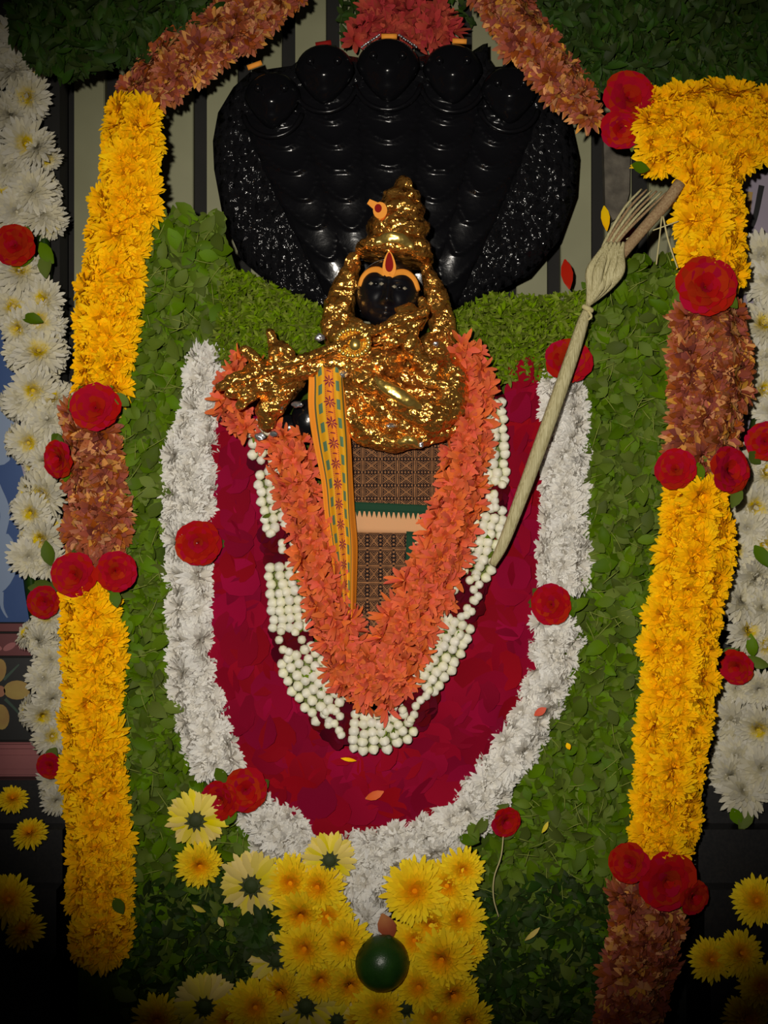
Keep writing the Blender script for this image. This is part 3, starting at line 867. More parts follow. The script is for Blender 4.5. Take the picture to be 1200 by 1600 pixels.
# face
FX, FY = 606, 460
def face_d(x, y):
    x -= FX; y -= FY
    a = 0.10; x, y = x * math.cos(a) + y * math.sin(a), -x * math.sin(a) + y * math.cos(a)
    q = 1 - (x / 49) ** 2 - (y / (54 if y < 0 else 56)) ** 2
    d = 62 + 46 * math.sqrt(max(0.0, q))
    g = lambda cx, cy, sx, sy, A: A * math.exp(-((x - cx) / sx) ** 2 - ((y - cy) / sy) ** 2)
    d += g(0, 6, 6, 20, 11) + g(0, 17, 8, 7, 9) + g(-7, 19, 5, 4, 4) + g(7, 19, 5, 4, 4)
    d += g(-18, -6, 12, 6, -7) + g(18, -6, 12, 6, -7) + g(-18, -16, 14, 5, 4) + g(18, -16, 14, 5, 4)
    d += g(-18, -6, 8, 4, 6) + g(18, -6, 8, 4, 6)
    d += g(0, 30, 13, 3.2, 6) + g(0, 36, 11, 3, 6) + g(0, 33, 14, 1.4, -3) + g(0, 47, 10, 6, 6) + g(-24, 16, 11, 12, 4) + g(24, 16, 11, 12, 4)
    return d
mb = MB(); vs, fs = [FS.v(FX, FY, face_d(FX, FY))], []; NA, NRR = 44, 30
for i in range(1, NRR + 1):
    f = math.sin(PI / 2 * i / NRR)
    for k in range(NA):
        an = 2 * PI * k / NA; x = FX + 49 * f * math.cos(an); y = FY + 55 * f * math.sin(an)
        vs.append(FS.v(x, y, face_d(x, y)))
for k in range(NA): fs.append((0, 1 + k, 1 + (k + 1) % NA))
for i in range(NRR - 1):
    for k in range(NA):
        k2 = (k + 1) % NA; a = 1 + i * NA
        fs.append((a + k, a + NA + k, a + NA + k2, a + k2))
bb = len(vs)
for k in range(NA):
    an = 2 * PI * k / NA; vs.append(FS.v(FX + 44 * math.cos(an), FY + 52 * math.sin(an), 30))
a = 1 + (NRR - 1) * NA
for k in range(NA):
    k2 = (k + 1) % NA; fs.append((a + k, bb + k, bb + k2, a + k2))
fs.append(tuple(range(bb, bb + NA)))
mb.add(vs, fs)
FACE = plain_mat('polished_black_stone', (0.005, 0.005, 0.007), 0.3, bump=(150, 0.15, 0.001), spec=0.6)
fc = link('face', mb.mesh('face', FACE), idol)
EYEW = plain_mat('eye_paint', (0.24, 0.21, 0.15), 0.5)
for cx, cy, dx in ((588, 450, -1), (624, 456, 1)):
    for ox, mt, nm, rr in ((0, BLACK, 'pupil', 4.6),):
        mb = MB(); ball(mb, FS.v(cx, cy, face_d(cx, cy) + 0.5), (5 * S, 3 * S, 3.6 * S), 12, 8); link(nm, mb.mesh(nm, mt), fc)
    for ox in (-8, 8):
        mb = MB(); x = cx + ox; y = cy + ox * 0.1
        pts = [(x - 4, y), (x, y - 3), (x + 4, y), (x, y + 2.6)]
        v = [FS.v(px_, py_, face_d(px_, py_) + 0.8) for px_, py_ in pts] + [FS.v(px_, py_, face_d(px_, py_) - 1) for px_, py_ in pts]
        mb.add(v, [(0, 1, 2, 3), (7, 6, 5, 4), (0, 4, 5, 1), (1, 5, 6, 2), (2, 6, 7, 3), (3, 7, 4, 0)]); link('eye_white', mb.mesh('eye_white', EYEW), fc)
for nm, pts, r in (('brow_mark', [(563, 451), (568, 438), (578, 429), (591, 428), (602, 436)], 5.5), ('brow_mark', [(610, 439), (620, 433), (633, 432), (645, 441), (652, 457)], 5.7)):
    mb = MB(); tube(mb, [FS.v(q[0], q[1], face_d(q[0], q[1]) + 0.8) + (r * S * (0.75 + 0.25 * math.sin(PI * i / 20)),) for i, q in enumerate(catmull([(a, b_, 0) for a, b_ in pts], 3))], 8, flat=0.45)
    link(nm, mb.mesh(nm, PASTE), fc)
def drop(cx, cy, w_, h_, rot=0.0, n=20):
    out = []
    for i in range(n):
        a = 2 * PI * i / n; y = -math.cos(a) * h_ / 2; x = math.sin(a) * w_ / 2 * (1 - 0.55 * (math.cos(a) + 1) / 2)
        out.append((cx + x * math.cos(rot) - y * math.sin(rot), cy + x * math.sin(rot) + y * math.cos(rot)))
    return out
mb = MB(); slab(mb, FS, drop(608, 421, 27, 40), 96, 107); link('forehead_mark', mb.mesh('forehead_mark', PASTE, False), fc)
mb = MB(); slab(mb, FS, drop(608, 418, 16, 30), 100, 109); link('forehead_mark', mb.mesh('forehead_mark', KUM, False), fc)

# crown: stacked tiers turned about a leaning axis
prof = [(408, 40), (406, 54), (402, 61), (396, 63), (391, 60), (385, 58), (379, 56), (374, 48), (370, 44), (366, 45), (362, 48), (354, 50), (347, 48), (342, 41), (338, 38), (334, 38), (328, 41),
        (322, 40), (317, 34), (313, 30), (309, 29), (305, 31), (300, 29), (296, 22), (292, 15), (286, 14), (280, 13), (275, 8), (272, 1)]
mb = MB(); nu = 40; vs, fs = [], []
for j, (y, hw) in enumerate(prof):
    cx = 612 + (424 - y) * 0.135
    for i in range(nu):
        a = 2 * PI * i / nu
        vs.append(FS.v(cx + hw * math.cos(a), y + (15 if y > 384 else 3) * math.cos(a) * 0.6 - 5 * math.sin(a) * (y > 380), 56 + hw * 0.92 * math.sin(a)))
for j in range(len(prof) - 1):
    for i in range(nu):
        i2 = (i + 1) % nu; fs.append((j * nu + i, j * nu + i2, (j + 1) * nu + i2, (j + 1) * nu + i))
fs += [tuple(range(nu))[::-1], tuple(range((len(prof) - 1) * nu, len(prof) * nu))]
mb.add(vs, fs)
cr = link('crown', mb.mesh('crown', GOLD), idol)
sm = cr.modifiers.new('sub', 'SUBSURF'); sm.levels = 2; sm.render_levels = 2
foil_mod(cr, 0, 6, 18)
mb = MB(); ftube(mb, [(590, 388, 110, 6), (606, 382, 116, 9), (626, 384, 116, 9), (642, 394, 108, 6)], 12, flat=0.5)
cb = link('crown_plate', mb.mesh('crown_plate', BRASS), idol); foil_mod(cb, 0, 2, 12, 2.2, 2.5)
# paste drop with a red dot on the crown
mb = MB(); slab(mb, FS, blob(594, 336, 11, 13), 90, 95); slab(mb, FS, stroke([(576, 322), (584, 327), (592, 332)], 8, 14), 90.2, 94.6)
om = link('crown_ornament', mb.mesh('crown_ornament', PASTE, False), idol)
mb = MB(); slab(mb, FS, blob(591, 333, 5.5, 6.5), 93, 97); link('red_dot', mb.mesh('red_dot', KUM, False), om)
# foil hanging beside the face
for pts in ([(553, 402, 46, 11), (541, 440, 52, 19), (531, 480, 58, 24), (527, 515, 64, 25), (544, 545, 76, 24)],
            [(666, 416, 46, 10), (679, 450, 52, 16), (686, 488, 58, 20), (692, 520, 64, 20), (698, 545, 66, 17)],
            [(660, 472, 74, 8), (660, 495, 84, 11), (645, 512, 92, 13)], [(552, 512, 84, 13), (585, 530, 94, 14), (620, 526, 98, 12)]):
    mb = MB(); ftube(mb, pts, 14, flat=0.8)
    sl = link('side_drape', mb.mesh('side_drape', GOLD), idol); foil_mod(sl, 1.8, 8, 16)

# waist cloth ------------------------------------------------------
def weave_mat(name, cw, ch, mode):
    m, nt, b = new_mat(name); X.nt = nt
    uv = nt.nodes.new('ShaderNodeUVMap'); sp = nt.nodes.new('ShaderNodeSeparateXYZ'); nt.links.new(uv.outputs[0], sp.inputs[0])
    x, y = X(sp.outputs[0]), X(sp.outputs[1])
    a = ((x / cw).frac() - 0.5).abs(); bq = ((y / ch).frac() - 0.5).abs()
    dia = a + bq
    motif = ((dia * 7.0).frac() > 0.62) * (a < 0.33) * (bq < 0.36)
    cross = ((a - bq).abs() < 0.035) * (a < 0.33)
    if mode == 0:
        lines = a.between(0.37, 0.41) + a.between(0.46, 0.5)
        dots = (bq > 0.43) * ((x / 5.2).frac() > 0.5)
    else:
        lines = bq.between(0.39, 0.42) + bq.between(0.46, 0.5)
        dots = (a > 0.42) * ((y / 6.0).frac() > 0.5)
    gap = (bq < 0.40) if mode == 0 else (a < 0.40)
    f = (motif.max(cross) * gap).max(lines * gap if mode == 0 else lines * (a < 0.42)).max(dots).min(1.0)
    nz = nt.nodes.new('ShaderNodeTexNoise'); nz.inputs['Scale'].default_value = 0.12; nt.links.new(uv.outputs[0], nz.inputs['Vector'])
    f = f * (X(nz.outputs['Fac']) * 1.1 + 0.25).min(1.0)
    nt.links.new(mixc(nt, f, (0.012, 0.006, 0.006), (0.33, 0.15, 0.06)), b.inputs['Base Color'])
    b.inputs['Roughness'].default_value = 0.8; b.inputs['Specular IOR Level'].default_value = 0.15
    return m
CL1 = weave_mat('woven_motif_cloth', 27.0, 20.5, 0)
CL2 = weave_mat('woven_motif_cloth_lower', 20.5, 26.0, 1)
PEACH = plain_mat('peach_cloth', (0.62, 0.33, 0.16), 0.8, bump=(900, 0.2, 0.0006), spec=0.15)
GRNC = plain_mat('green_cloth', (0.012, 0.05, 0.025), 0.8, bump=(900, 0.2, 0.0006), spec=0.15)

def cloth_d(x, y, lift=0):
    u = (x - 618) / 110
    return 20 + 44 * math.sqrt(max(0.05, 1 - u * u)) + 10 * (y - 690) / 300 * 0 + lift + 2.0 * noise.noise(Vector((x * 0.02, y * 0.012, 3)))
def cloth(name, edge, mat, lift, nx=28, ny=28):
    """edge(s) -> (xl, yl, xr, yr) for s 0..1 from top to bottom."""
    mb = MB(); vs, fs, uvs = [], [], []
    for j in range(ny + 1):
        xl, yl, xr, yr = edge(j / ny)
        for i in range(nx + 1):
            f = i / nx; x = xl + (xr - xl) * f; y = yl + (yr - yl) * f
            vs.append(FS.v(x, y, cloth_d(x, y, lift))); uvs.append((x, y))
    n = len(vs)
    for j in range(ny + 1):
        xl, yl, xr, yr = edge(j / ny)
        for i in range(nx + 1):
            f = i / nx; x = xl + (xr - xl) * f; y = yl + (yr - yl) * f
            vs.append(FS.v(x, y, cloth_d(x, y, lift) - 2)); uvs.append((x, y))
    w1 = nx + 1
    for j in range(ny):
        for i in range(nx):
            a = j * w1 + i; fs += [(a, a + w1, a + w1 + 1, a + 1), (n + a, n + a + 1, n + a + w1 + 1, n + a + w1)]
        fs += [(j * w1, n + j * w1, n + (j + 1) * w1, (j + 1) * w1), (j * w1 + nx, (j + 1) * w1 + nx, n + (j + 1) * w1 + nx, n + j * w1 + nx)]
    for i in range(nx):
        fs += [(i, i + 1, n + i + 1, n + i), (ny * w1 + i, n + ny * w1 + i, n + ny * w1 + i + 1, ny * w1 + i + 1)]
    mb.add(vs, fs, None, uvs)
    return link(name, mb.mesh(name, mat), idol)
L_ = lambda a, b_, s: a + (b_ - a) * s
cloth('waist_cloth', lambda s: (528, L_(668, 790, s), 708, L_(668, 800, s)), CL1, 3)
cloth('green_border', lambda s: (528, L_(783, 797, s), 706, L_(791, 804, s)), GRNC, 6, 28, 3)
cloth('plain_band', lambda s: (528, L_(794, 831, s), 702, L_(800, 834, s)), PEACH, 4, 28, 5)
cloth('lower_cloth', lambda s: (528, L_(829, 1050, s), L_(640, 640, s), L_(830, 1050, s)), CL2, 3)
cloth('green_border', lambda s: (L_(635, 630, s), L_(830, 1000, s), L_(648, 642, s), L_(831, 1000, s)), GRNC, 5, 3, 12)
cloth('plain_band', lambda s: (L_(644, 638, s), L_(830, 1000, s), 700, L_(832, 1000, s)), PEACH, 2, 10, 12)
for i in range(17):                              # temple teeth of the green border
    x = 558 + i * 7.6; y = 796 + 0.045 * (x - 540)
    mb = MB(); v = []
    for dd in (5.6, 7.0):
        for ox, oy in ((-2.9, 0), (2.9, 0), (1.2, 7), (0, 11), (-1.2, 7)): v.append(FS.v(x + ox, y + oy, cloth_d(x, y, dd)))
    mb.add(v, [(0, 1, 2, 3, 4), (9, 8, 7, 6, 5)] + [(k, (k + 1) % 5, 5 + (k + 1) % 5, 5 + k) for k in range(5)])
    link('border_tooth', mb.mesh('border_tooth', GRNC, False), idol)
for i in range(6):
    y = 836 + i * 8
    mb = MB(); v = []
    for dd in (5.0, 6.4):
        for ox, oy in ((0, -3), (0, 3), (7, 1.2), (11, 0), (7, -1.2)): v.append(FS.v(646 + ox, y + oy, cloth_d(646, y, dd)))
    mb.add(v, [(0, 1, 2, 3, 4), (9, 8, 7, 6, 5)] + [(k, (k + 1) % 5, 5 + (k + 1) % 5, 5 + k) for k in range(5)])
    link('border_tooth', mb.mesh('border_tooth', GRNC, False), idol)
mb = MB(); slab(mb, FS, rect(520, 1040, 716, FLOOR_PY + 26), 1, 5)
link('pedestal', mb.mesh('pedestal', BLACK, False), idol)

# sash --------------------------------------------------------------
SM, nt, b = new_mat('printed_sash'); X.nt = nt
uv = nt.nodes.new('ShaderNodeUVMap'); sp = nt.nodes.new('ShaderNodeSeparateXYZ'); nt.links.new(uv.outputs[0], sp.inputs[0])
v = X(sp.outputs[1]); u = X(sp.outputs[0]) * ((v - 700.0) * 0.0009 + 1.0)
ORA, YLO, PUR, TEA, OLV = (0.80, 0.26, 0.018), (0.72, 0.36, 0.012), (0.20, 0.012, 0.05), (0.10, 0.20, 0.11), (0.10, 0.09, 0.03)
col = mixc(nt, u.between(0.20, 0.42).max(u.between(0.66, 0.86)), ORA, YLO)
fx = (u - 0.54) * 62.0; fy = ((v / 31.0).frac() - 0.5) * 31.0
rr = X.op('SQRT', fx * fx + fy * fy); th = X.op('ARCTAN2', fx, fy)
pet = rr < (X.op('COSINE', th * 8.0) * 4.2 + 5.2)
col = mixc(nt, pet * (rr > 1.4), col, PUR)
bar = (((v / 31.0).frac() - 0.5).abs() > 0.47) * ((u - 0.54).abs() < 0.06)
col = mixc(nt, bar, col, PUR)
dash = ((u - 0.445).abs() < 0.008).max((u - 0.64).abs() < 0.008) * ((v / 3.0).frac() > 0.5)
col = mixc(nt, dash, col, PUR)
t1 = ((u - 0.31).abs() < 0.05) * ((v / 28.0 + 0.3).frac() < 0.52)
t2 = ((u - 0.76).abs() < 0.045) * ((v / 28.0 + 0.6).frac() < 0.55)
col = mixc(nt, t1.max(t2), col, TEA)
col = mixc(nt, u.between(0.155, 0.20).max(u.between(0.86, 0.895)), col, OLV)
nt.links.new(col, b.inputs['Base Color']); b.inputs['Roughness'].default_value = 0.7; b.inputs['Specular IOR Level'].default_value = 0.2
SE = [(574, 484, 536, 134), (600, 486, 538, 136), (640, 485, 543, 130), (690, 491, 549, 112), (750, 503, 552, 98), (800, 508, 555, 92), (850, 515, 559, 88), (900, 523, 558, 85), (950, 530, 556, 82), (1000, 536, 552, 76), (1030, 540, 550, 70)]
q = smooth3(SE, 5); nxs = 40
mb = MB(); vs, fs, uvs = [], [], []
for lay in (0, 1):
    for j, (y, xl, xr, d) in enumerate(q):
        for i in range(nxs + 1):
            f = i / nxs
            pl = 4.5 * math.sin(f * 2 * PI * 2.4 + 0.5 + 0.002 * y) * (0.5 + 0.5 * min(1, (y - 560) / 120))
            bulge = -8 * (2 * f - 1) ** 2
            vs.append(FS.v(xl + (xr - xl) * f, y + 3 * math.sin(f * 9), d + pl + bulge - 2 * lay)); uvs.append((f, y * 1.0))
w1 = nxs + 1; n = len(q) * w1
for j in range(len(q) - 1):
    for i in range(nxs):
        a = j * w1 + i; fs += [(a, a + w1, a + w1 + 1, a + 1), (n + a, n + a + 1, n + a + w1 + 1, n + a + w1)]
    fs += [(j * w1, n + j * w1, n + (j + 1) * w1, (j + 1) * w1), (j * w1 + nxs, (j + 1) * w1 + nxs, n + (j + 1) * w1 + nxs, n + j * w1 + nxs)]
mb.add(vs, fs, None, uvs)
sash = tag(link('sash', mb.mesh('sash', SM), None, FS.o), 'orange and yellow printed sash with purple flower motifs hanging from the gold arm', 'sash')

# ================================================================== LEAF PANELS
def leaf_mass(root, poly, mat, n, L, W, d0, d1, name='leaf_mass', tilt=0.7, dens=None, dirn=None):
    mb = MB(); xs = [p[0] for p in poly]; ys = [p[1] for p in poly]; c = 0; tries = 0
    while c < n and tries < n * 30:
        tries += 1
        x, y = R.uniform(min(xs), max(xs)), R.uniform(min(ys), max(ys))
        if not inside(poly, x, y): continue
        l = R.uniform(*L); vs, fs, ts = leaf_pts(l, l * R.uniform(*W), R.uniform(0.1, 0.5), R.uniform(-0.5, 0.6))
        spin = R.uniform(0, 6.28) if dirn is None else dirn + R.gauss(0, 0.7)
        Q = face(R.uniform(-tilt, tilt), R.uniform(-tilt, tilt), spin)
        p = P(x, y, R.uniform(d0, d1)) - root.location
        mb.add([p + Q @ (Vector(v_) * S) for v_ in vs], fs, ts); c += 1
    return tag(link(name, mb.mesh(name, mat), root), None, None, None, 'stuff')

def leaf_parts(root, poly, meshes, n, d0, d1, tilt=0.5, sc=(0.85, 1.25), name='leaf'):
    xs = [p[0] for p in poly]; ys = [p[1] for p in poly]; c = 0
    while c < n:
        x, y = R.uniform(min(xs), max(xs)), R.uniform(min(ys), max(ys))
        if not inside(poly, x, y): continue
        put(R.choice(meshes), name, root, x, y, R.uniform(d0, d1), R.uniform(-tilt, tilt), R.uniform(-tilt, tilt), None, R.uniform(*sc)); c += 1

def twigs(root, poly, n, d, mat, name='stem', L=(18, 45)):
    mb = MB(); xs = [p[0] for p in poly]; ys = [p[1] for p in poly]; c = 0
    while c < n:
        x, y = R.uniform(min(xs), max(xs)), R.uniform(min(ys), max(ys))
        if not inside(poly, x, y): continue
        a = R.uniform(0, PI); l = R.uniform(*L); b_ = R.uniform(-8, 8)
        tube(mb, [P(x + math.cos(a) * l * (f - .5) - math.sin(a) * b_ * f * f, y + math.sin(a) * l * (f - .5) + math.cos(a) * b_ * f * f, d + R.uniform(-3, 3))[:] - np.array(root.location) if False else tuple(P(x + math.cos(a) * l * (f - .5) - math.sin(a) * b_ * f * f, y + math.sin(a) * l * (f - .5) + math.cos(a) * b_ * f * f, d + 4 * math.sin(f * PI)) - root.location) + (0.7 * S,) for f in (0, .33, .66, 1)], 4); c += 1
    return tag(link(name, mb.mesh(name, mat), root), None, None, None, 'stuff')

LEFTP = [(228, 338), (300, 326), (346, 334), (350, 400), (375, 440), (372, 560), (330, 572), (302, 610), (270, 690), (258, 850), (262, 1000), (280, 1110), (300, 1210), (345, 1250),
         (400, 1300), (440, 1400), (470, 1480), (400, 1540), (330, 1600), (195, 1600), (185, 1480), (180, 1250), (180, 960), (185, 900), (180, 650), (200, 560), (215, 420)]
LEFTB = [(190, 345), (345, 345), (372, 430), (430, 470), (520, 510), (600, 520), (600, FLOOR_PY), (120, FLOOR_PY), (130, 900)]
RIGHTP = [(890, 470), (950, 420), (1000, 400), (1062, 405), (1062, 480), (1048, 560), (1045, 740), (1035, 900), (1010, 1230), (975, 1340), (955, 1440), (950, 1600), (738, 1600), (735, 1400), (745, 1350),
          (790, 1280), (850, 1140), (895, 1000), (912, 880), (910, 700), (905, 600), (880, 560)]
RIGHTB = [(600, 520), (700, 500), (770, 475), (900, 470), (960, 425), (1060, 415), (1075, 700), (1040, 1300), (1000, FLOOR_PY), (600, FLOOR_PY)]
def panel(name, anchor, bedpoly, lab):
    Fp = Frame(*anchor)
    r = thing(name, Fp.o, lab, 'leaf carpet')
    mb = MB(); slab(mb, Fp, bedpoly, -14, 0)
    link('backing', mb.mesh('backing', MATBED, False), r)
    return r
lp = panel('basil_carpet', (300, 1600, 0), LEFTB, 'carpet of green basil leaves left of the white garland')
leaf_mass(lp, LEFTP, LEAF, 2600, (16, 34), (0.4, 0.62), 2, 20)
leaf_parts(lp, LEFTP, LF, 300, 18, 28)
leaf_mass(lp, [(200, 1380), (400, 1360), (450, 1420), (460, 1500), (330, 1600), (195, 1600)], LEAFD, 420, (18, 34), (0.4, 0.6), 18, 28)  # darker leaf colour here partly stands in for the light falling off
twigs(lp, LEFTP, 120, 22, TWIG)
rp_ = panel('basil_carpet', (900, 1600, 0), RIGHTB, 'carpet of green basil leaves right of the white garland')
leaf_mass(rp_, RIGHTP, LEAF, 3000, (16, 34), (0.4, 0.62), 2, 20)
leaf_parts(rp_, RIGHTP, LF, 300, 18, 28)
leaf_mass(rp_, [(745, 1390), (860, 1360), (960, 1400), (955, 1600), (738, 1600)], LEAFD, 520, (18, 34), (0.4, 0.6), 18, 28)  # dark leaves again, carrying part of the lower right dimness in their colour
twigs(rp_, RIGHTP, 150, 22, TWIG)

HERBL = [(345, 415), (385, 425), (440, 450), (500, 480), (522, 500), (528, 560), (440, 565), (360, 575), (330, 560), (345, 480)]
HERBR = [(690, 505), (720, 480), (770, 458), (850, 462), (900, 455), (925, 470), (915, 560), (870, 590), (780, 600), (730, 580), (700, 550)]
for poly, lab in ((HERBL, 'bank of feathery green herb sprigs at the left shoulder of the statue'), (HERBR, 'bank of feathery green herb sprigs at the right shoulder of the statue')):
    cx = sum(p[0] for p in poly) / len(poly); cy = max(p[1] for p in poly)
    h = thing('herb_bank', P(cx, cy, 14), lab, 'herbs')
    leaf_mass(h, poly, FINE, 3200, (8, 17), (0.22, 0.42), 12, 36, tilt=1.2)
    leaf_parts(h, poly, LFF, 200, 28, 38, tilt=1.0, sc=(0.6, 0.9))
for poly, lab, nn in (([(10, -40), (370, -40), (340, 20), (280, 70), (200, 100), (160, 105), (110, 125), (60, 110), (20, 60)], 'dark green leafy bunch hanging in the upper left corner', 1500),
                      ([(830, -40), (1230, -40), (1230, 150), (1170, 150), (1080, 135), (1000, 150), (930, 145), (890, 90), (850, 40)], 'dark green leafy bunch hanging in the upper right corner', 1900)):
    cx = sum(p[0] for p in poly) / len(poly)
    h = thing('leaf_bunch', P(cx, 140, 0), lab, 'leaves')
    Fp = Frame(cx, 140, 0); mb = MB(); pc = [(cx + (x - cx) * 0.9, 40 + (y - 40) * 0.85) for x, y in poly]; slab(mb, Fp, pc, -20, -6); link('backing', mb.mesh('backing', MATBED, False), h)
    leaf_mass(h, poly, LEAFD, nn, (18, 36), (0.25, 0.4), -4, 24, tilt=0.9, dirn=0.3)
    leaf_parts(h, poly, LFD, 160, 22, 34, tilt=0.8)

# ================================================================== GARLANDS
def garland(name, x, y, d, lab):
    return thing(name, P(x, y, d), lab, 'garland')

# crimson petal band
red = garland('petal_garland', 590, 1310, 6, 'wide crimson rose petal garland curving in a U inside the white one')
RED = [(366, 620, 66), (370, 700, 74), (372, 800, 84), (378, 900, 100), (384, 1010, 112), (412, 1105, 128), (480, 1205, 158), (580, 1238, 148), (680, 1195, 160), (752, 1090, 140), (786, 980, 112), (800, 860, 94), (812, 720, 74), (820, 585, 54)]
bed(red, RED, 4, 26, CRIM)
strew(red, RED, RP, 'petal', 26, 30, 12, 20, 24, tilt=0.3, jit=6, sc=(0.8, 1.15), wobble=0.13)
put(RP[0], 'petal', red, 520, 1296, 26, 0, 0, PI / 2, 1.1)

# white chrysanthemum garland
wg = garland('chrysanthemum_garland', 600, 1420, 6, 'thick white chrysanthemum garland framing the crimson petals in a U')
WPATHS = [[(325, 565, 56), (318, 630, 74), (300, 710, 84), (297, 790, 86), (292, 845, 80)],
          [(298, 875, 76), (296, 960, 74), (302, 1050, 80), (316, 1120, 92), (338, 1190, 88)],
          [(402, 1268, 70), (438, 1306, 104), (470, 1325, 66)],
          [(545, 1330, 70), (600, 1330, 90), (665, 1312, 84), (722, 1272, 88), (770, 1215, 84), (822, 1130, 76), (856, 1050, 80), (866, 975, 92)],
          [(572, 1350, 90), (570, 1395, 84), (574, 1432, 58)],
          [(877, 905, 92), (882, 820, 86), (880, 720, 82), (880, 640, 76), (876, 592, 70)]]
for wp in WPATHS:
    bed(wg, wp, 4, 22, WHT)
    strew(wg, wp, WF, 'white_chrysanthemum', 25, 27, 10, 18, 32, tilt=0.8, jit=3)
roses(wg, [(310, 848, 29, 0.1, 0.0), (886, 567, 30, 0.1, 0.2), (862, 945, 26, -0.3, 0.1), (347, 1248, 26, -0.3, -0.1), (384, 1234, 28, 0.1, 0.1), (788, 1282, 20, 0.4, -0.2)], 40)
for (x, y, sp) in ((740, 1300, 0.4), (752, 1290, -0.7), (732, 1312, 1.4), (875, 938, 1.2), (890, 945, 0.3), (905, 945, -0.8), (345, 1212, 0.5), (360, 1275, -0.4)):
    put(R.choice(LF), 'leaf', wg, x, y, 48, R.uniform(-.3, .3), R.uniform(-.3, .3), sp, 1.15)

# jasmine garland
jg = garland('jasmine_garland', 590, 1170, 30, 'jasmine bud garland with dark red ties around the orange flowers')
JW = [[(404, 660, 38), (410, 708, 40)], [(420, 738, 42), (430, 780, 50), (437, 822, 52)], [(444, 884, 58), (451, 935, 62), (454, 980, 62)], [(462, 1024, 66), (488, 1066, 76), (520, 1106, 72)],
      [(553, 1144, 62), (594, 1144, 66), (636, 1124, 60)], [(656, 1066, 64), (686, 1020, 68), (712, 972, 62)], [(744, 898, 44), (757, 850, 50), (768, 795, 46)], [(776, 752, 34), (770, 700, 46), (764, 630, 46)]]
JD = [[(412, 716, 40), (418, 734, 40)], [(438, 828, 56), (446, 876, 62)], [(454, 986, 62), (458, 1018, 64)], [(514, 1112, 66), (542, 1144, 66)], [(636, 1120, 64), (658, 1080, 64)], [(714, 964, 60), (740, 904, 54)], [(768, 788, 44), (775, 762, 40)], [(766, 626, 44), (758, 604, 40)]]
JBED = plain_mat('green_string', (0.16, 0.20, 0.04), 0.8)
nb_ = 0
for jp in JD:
    bed(jg, jp, 32, 16, DARKR, 'dark_tie', 0.85)
    strew(jg, jp, DP, 'dark_petal', 13, 16, 42, 10, 12, tilt=0.7, jit=3)
    q = resample(jp, 14)
    for p in q:
        for k in range(2):
            if nb_ < 298:
                put(JB, 'jasmine_bud', jg, p[0] + R.uniform(-0.36, 0.36) * p[2], p[1] + R.uniform(-6, 6), 60, R.uniform(-1.2, 1.2), R.uniform(-1.2, 1.2), None, 0.9); nb_ += 1
for jp in JW:
    bed(jg, jp, 32, 18, JBED, 'strung_stems', 0.8)
    q = resample(jp, 14)
    for i in range(len(q)):
        a = q[max(i - 1, 0)]; b_ = q[min(i + 1, len(q) - 1)]; t = (b_ - a)[:2]; t = t / np.linalg.norm(t); nn = np.array((-t[1], t[0]))
        x, y, wd = q[i]; half = wd / 2 - 5; nc = max(2, int(round(2 * half / 14.5)) + 1)
        for j in range(nc):
            uu = 2 * j / (nc - 1) - 1 + (0.25 / nc if i % 2 else -0.25 / nc)
            put(JB, 'jasmine_bud', jg, x + nn[0] * uu * half + R.uniform(-1.5, 1.5), y + nn[1] * uu * half + R.uniform(-1.5, 1.5), 42 + 14 * math.sqrt(max(0, 1 - 0.7 * uu * uu)),
                nn[0] * uu * 1.2 + R.uniform(-.4, .4), -nn[1] * uu * 1.2 + R.uniform(-.4, .4), None, R.uniform(1.0, 1.15)); nb_ += 1
    for k in range(3):
        p = q[R.randrange(len(q))]; put(LFF[0], 'leaf', jg, p[0] + R.uniform(-18, 18), p[1] + R.uniform(-10, 10), 60, R.uniform(-.4, .4), R.uniform(-.4, .4), None, 0.8)

# orange garland
og = garland('crossandra_garland', 590, 1100, 60, 'orange crossandra flower garland hanging in a V around the neck of the statue')
OP = [[(384, 568, 60), (362, 600, 54), (368, 645, 62), (384, 672, 40)],
      [(424, 676, 60), (452, 705, 76), (467, 770, 76), (489, 850, 76), (510, 930, 78), (533, 1000, 86), (562, 1054, 96), (586, 1094, 66)],
      [(586, 1094, 66), (616, 1036, 100), (648, 950, 98), (685, 875, 92), (711, 800, 82), (726, 720, 78), (734, 640, 74), (742, 570, 62), (722, 548, 50)]]
for k, opth in enumerate(OP):
    d_ = 52 if k else 40
    bed(og, opth, d_, 30, ORG, 'petal_bed', 0.66)
    strew(og, opth, OF, 'orange_flower', 19, 22, d_ + 10, 26, 25, tilt=0.8, jit=4, inset=0.72)

# side garlands: yellow and rust chrysanthemums with roses
gl = garland('marigold_garland', 150, 1500, 30, 'yellow and rust chrysanthemum garland with red roses hanging left of the basil leaves')
for yp in ([(207, 178, 82), (198, 290, 94), (176, 400, 96), (164, 500, 92), (155, 598, 84)], [(138, 935, 88), (145, 1010, 94), (141, 1120, 94), (149, 1250, 96), (156, 1370, 96), (156, 1480, 88)]):
    bed(gl, yp, 26, 30, YEL); strew(gl, yp, YF, 'yellow_chrysanthemum', 24, 27, 34, 22, 37, tilt=0.9, jit=4)
rpth = [(136, 650, 84), (146, 740, 90), (150, 820, 96), (146, 880, 86)]
bed(gl, rpth, 20, 26, RUST); strew(gl, rpth, RF, 'rust_chrysanthemum', 27, 32, 28, 20, 38, tilt=0.8, jit=4)
roses(gl, [(150, 638, 31, 0.05, 0.1), (118, 898, 29, -0.1, 0.0), (180, 892, 26, 0.4, 0.0), (96, 716, 24, -0.6, -0.2)], 62)
